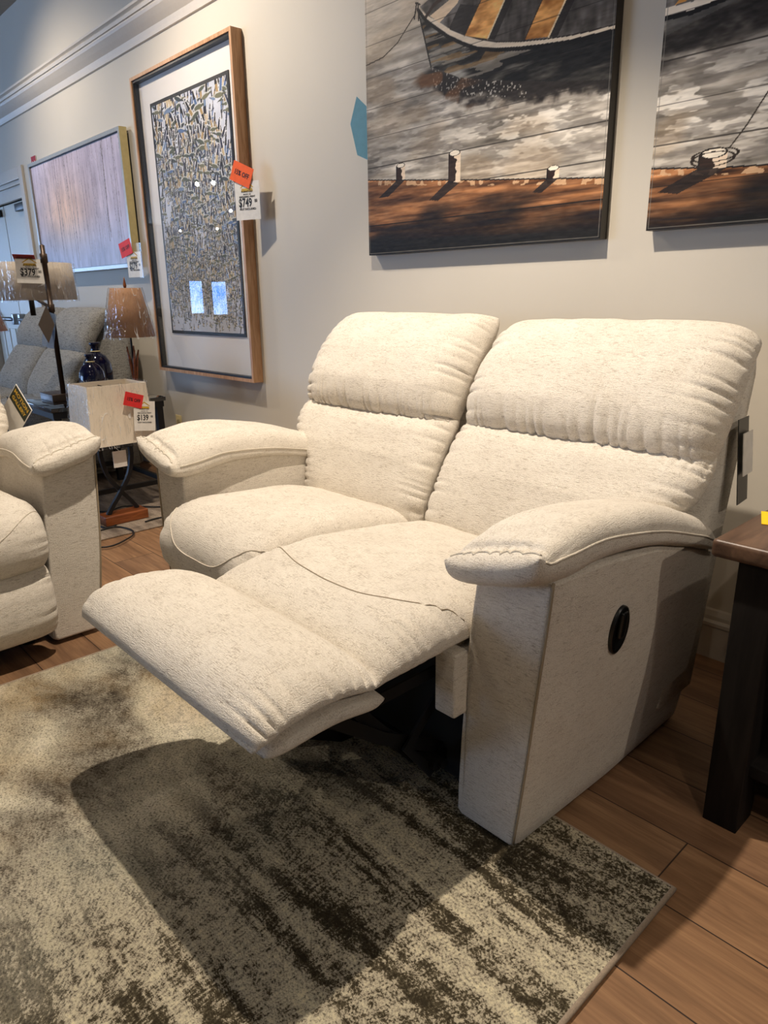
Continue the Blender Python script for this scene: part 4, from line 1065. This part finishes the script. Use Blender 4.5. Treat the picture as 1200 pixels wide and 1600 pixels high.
def lampD():
    t = thing('floor_lamp', 'lamp with terracotta cone shade, just a corner showing at the left edge', 'lamp', (-4.52, 1.11, 0))
    bm = bmesh.new(); lathe(bm, [(.055, 0), (.055, .02), (.02, .03)], 0, 0, 30); obj('base', bm, M['iron'], t)
    bm = bmesh.new(); tube(bm, [(0, 0, .02), (0, 0, 1.16)], .010, 10); obj('pole', bm, M['iron'], t)
    s = shade(t, .152, .085, .958, 1.185, M['shade_orange']); cone_wrap(s, .152, .085, .958, 1.185, 5.5)
lampD()

# cords
def cord(label, pts):
    f, d = spline(pts, 0); P = [(float(np.interp(q_, d, f[:, 0])), float(np.interp(q_, d, f[:, 1])), .0135 + .001 * math.sin(q_ * 40)) for q_ in np.linspace(0, d[-1], 70)]
    bm = bmesh.new(); tube(bm, P, .0042, 7); tag(obj('power_cord', bm, M['cord']), label, 'cord')
cord('black cord looping on the floor in front of the wooden lamp block', [(-3.55, 1.16), (-3.22, 1.12), (-3.16, 1.20), (-3.25, 1.33), (-3.36, 1.345), (-3.43, 1.31), (-3.44, 1.22), (-3.60, 1.17), (-3.62, 1.24), (-3.45, 1.27), (-3.455, 1.33)])
cord('black cord running behind the wooden lamp block toward the cream loveseat', [(-3.85, 1.30), (-3.72, 1.40), (-3.76, 1.50), (-3.62, 1.62), (-3.4, 1.80), (-3.0, 1.95)])
cord('thin black cord from the wooden lamp block toward the loveseat arm', [(-3.40, 1.46), (-3.40, 1.58), (-3.25, 1.66), (-3.0, 1.72)])
cord('short black cord near the wall left of the loveseat arm', [(-3.95, 1.95), (-3.98, 1.85), (-3.85, 1.80), (-3.66, 1.86), (-3.3, 2.02)])

# ------------------------------------------------------------------ tags
price_tag('price tag $749 with orange 15% OFF sticker on the oak bird-picture frame', '$749', (-3.155, 2.052, 1.568), (0, 0, math.radians(18)), w=.150, h=.172, sticker='orange', st_off=(-.022, .118), st_rot=math.radians(24), st_size=.125)
price_tag('price tag $279 with red 15% OFF sticker at the lower right of the birch painting', '$279', (-4.47, 2.048, 1.325), (0, 0, math.radians(10)), w=.150, h=.150, sticker='red', st_off=(-.070, .098), st_rot=math.radians(-14), st_size=.125, pouch=True)
price_tag('price tag $139 with red 15% OFF sticker on the rectangular wrapped shade', '$139', (-3.352, 1.500, .565), (math.radians(-3), math.radians(6), math.radians(88)), w=.108, h=.145, sticker='red', st_off=(-.055, .078), st_rot=math.radians(12), st_size=.092)
price_tag('price tag $379 hanging over the rim of the wide drum shade', '$379', (-3.985, 1.268, 1.262), (math.radians(-3), math.radians(2), math.radians(66)), w=.130, h=.118, sticker='dkred', st_off=(-.02, .062), st_rot=0, st_size=.10, st_tip=70)
t = thing('hang_tag', 'blank white square tag hanging below the rectangular wrapped shade', 'tag', (-3.475, 1.40, .345), math.radians(90))
obj('card', box(-.035, .035, -.001, .001, -.042, .042), M['white'], t, False)
bm = bmesh.new(); tube(bm, [(0, 0, .042), (-.01, .02, .06)], .001, 5); obj('string', bm, M['white'], t)
t = thing('brown_tag', 'dark brown diamond tag dangling below the drum shade', 'tag', (-3.93, 1.290, 1.005), (0, math.radians(8), math.radians(50)))
bm = bmesh.new(); prism(bm, [(0, .09), (.042, .0), (.012, -.10), (-.04, -.01)], 'y', -.001, .001); obj('card', bm, M['brownpaper'], t, False)
t = thing('plastic_sleeve', 'clear bluish plastic sleeve hanging on the bronze lamp pole', 'tag', (-3.945, 1.31, 1.0), (0, math.radians(14), math.radians(35)))
k = N('bluish_sleeve'); k.color(rgb(150, 172, 200)); k.set(.15); k.b.inputs['Alpha'].default_value = .4
obj('sleeve', box(-.035, .035, -.001, .001, -.12, .06), k.m, t, False)
# green hang tag of the left sofa
t = thing('sofa_hang_tag', 'dark green and white hang tag on the back of the left cream sofa', 'tag', (-2.97, .812, .705), (0, math.radians(50), math.radians(14)))
obj('card', box(-.062, .062, -.001, .001, -.10, .10), M['white'], t, False)
g_ = obj('green_panel', box(-.059, .059, -.002, -.0011, .02, .097), M['green'], t, False)
text('lettering', 'MOTION', .026, g_, 0, .075, M['gold'], y=-.0025); text('lettering', 'GALLERY', .024, g_, 0, .044, M['gold'], y=-.0025)
# tag on the right side of the loveseat back
t = thing('hang_tags', 'bundle of black and white hang tags on the right side of the loveseat back', 'tag', (-.640, 1.80, .735), (math.radians(-6), math.radians(0), math.radians(95)))
obj('black_card', box(-.04, .04, -.001, .001, -.12, .09), M['black'], t, False)
obj('white_card', box(-.03, .045, -.010, -.008, -.05, .055), M['white'], t, False)

# ------------------------------------------------------------------ ceiling spotlights (fixtures and their light, with some added fills)
def spot(label, loc, target, power, size=50, blend=.3, rad=.03, col=(1, .87, .72), light=True):
    loc = Vector(loc); d = (Vector(target) - loc).normalized()
    t = thing('track_spotlight', label, 'spotlight', loc, group='ceiling spotlights')
    qd = d.to_track_quat('-Z', 'Y')
    bm = bmesh.new(); lathe(bm, [(.030, .14), (.045, .12), (.048, .0), (.044, .0), (.040, .03), (.02, .035)], 0, 0, 24, cap=False)
    h = obj('lamp_head', bm, M['black'], t); h.rotation_mode = 'QUATERNION'; h.rotation_quaternion = qd
    bm = bmesh.new(); lathe(bm, [(.001, .018), (.036, .018), (.036, .022), (.001, .022)], 0, 0, 20); e = obj('bulb', bm, M['bulb'], h)
    bm = bmesh.new(); tube(bm, [(0, 0, .05), (0, 0, ZC - loc.z)], .008, 8); obj('stem', bm, M['black'], t)
    if light:
        L = bpy.data.lights.new('spot_light', 'SPOT'); L.energy = power; L.spot_size = math.radians(size); L.spot_blend = blend
        L.shadow_soft_size = rad; L.color = col
        o = bpy.data.objects.new('spot_light', L); COL.objects.link(o); o.location = loc + d * .03
        o.rotation_mode = 'QUATERNION'; o.rotation_quaternion = qd
SL = 'black ceiling track spotlight above the showroom, in a set with added fills'
K = .71
spot(SL, (-1.42, .95, 2.98), (-1.45, .97, 0), 400 * K, 95, .5, .022)
spot(SL, (-3.55, 1.05, 2.98), (-3.3, 2.14, 1.3), 190 * K, 128, 1.0, .03)
spot(SL, (-5.6, 1.0, 2.98), (-5.4, 2.1, 1.5), 120 * K, 128, 1.0, .03)
spot(SL, (.9, .80, 2.98), (-.1, 2.14, 1.7), 50 * K, 80, .8, .03)
spot(SL, (2.3, .95, 2.7), (-.5, 1.2, .2), 100 * K, 42, .35, .03)
spot(SL, (-2.6, -1.6, 2.98), (-1.9, .7, .2), 26 * K, 80, .9, .04)  # fill added from the front, no fixture known there
spot(SL, (.3, -1.6, 2.98), (-.9, 1.2, .5), 24 * K, 80, .9, .04)  # second added fill, aimed at the loveseat front
spot(SL, (-1.7, -.6, 2.98), (-3.6, 1.5, .7), 95 * K, 34, .6, .03)  # added to brighten the rectangular lamp shade
spot(SL, (.9, -.2, 2.98), (.12, .78, 0), 95 * K, 34, .6, .03)  # added fill that brightens the floor right of the rug
for p in ((-11.59, -2.38, 2.95), (-11.30, -2.52, 2.95), (-14.6, -4.86, 2.95), (-18.5, -6.8, 2.95), (-19.6, -6.26, 2.95)):
    spot(SL, p, (p[0] + 4.5, p[1] + 4.0, 1.4), 0, light=False)
# daylight entering through the left window and the added front one
def area(loc, tgt, sx, sy, power, col):
    L = bpy.data.lights.new('daylight', 'AREA'); L.shape = 'RECTANGLE'; L.size = sx; L.size_y = sy; L.energy = power; L.color = col
    o = bpy.data.objects.new('daylight', L); COL.objects.link(o); o.location = loc
    o.rotation_mode = 'QUATERNION'; o.rotation_quaternion = (Vector(tgt) - Vector(loc)).to_track_quat('-Z', 'Y')
area((-11.5, YF + .02, 1.55), (-11.5, 0, 1.3), 8, 2.5, 130, (.60, .76, 1))
area((XL + .03, -3.9, 1.5), (0, -2, 1.2), 3.4, 2.5, 130, (.52, .70, 1))

w = bpy.data.worlds.new('world'); SC.world = w; w.use_nodes = True
w.node_tree.nodes['Background'].inputs['Color'].default_value = (.5, .55, .62, 1); w.node_tree.nodes['Background'].inputs['Strength'].default_value = .0
vs_ = SC.view_settings; vs_.view_transform = 'Standard'; vs_.look = 'None'; vs_.gamma = 1; vs_.use_curve_mapping = False; vs_.exposure = 0
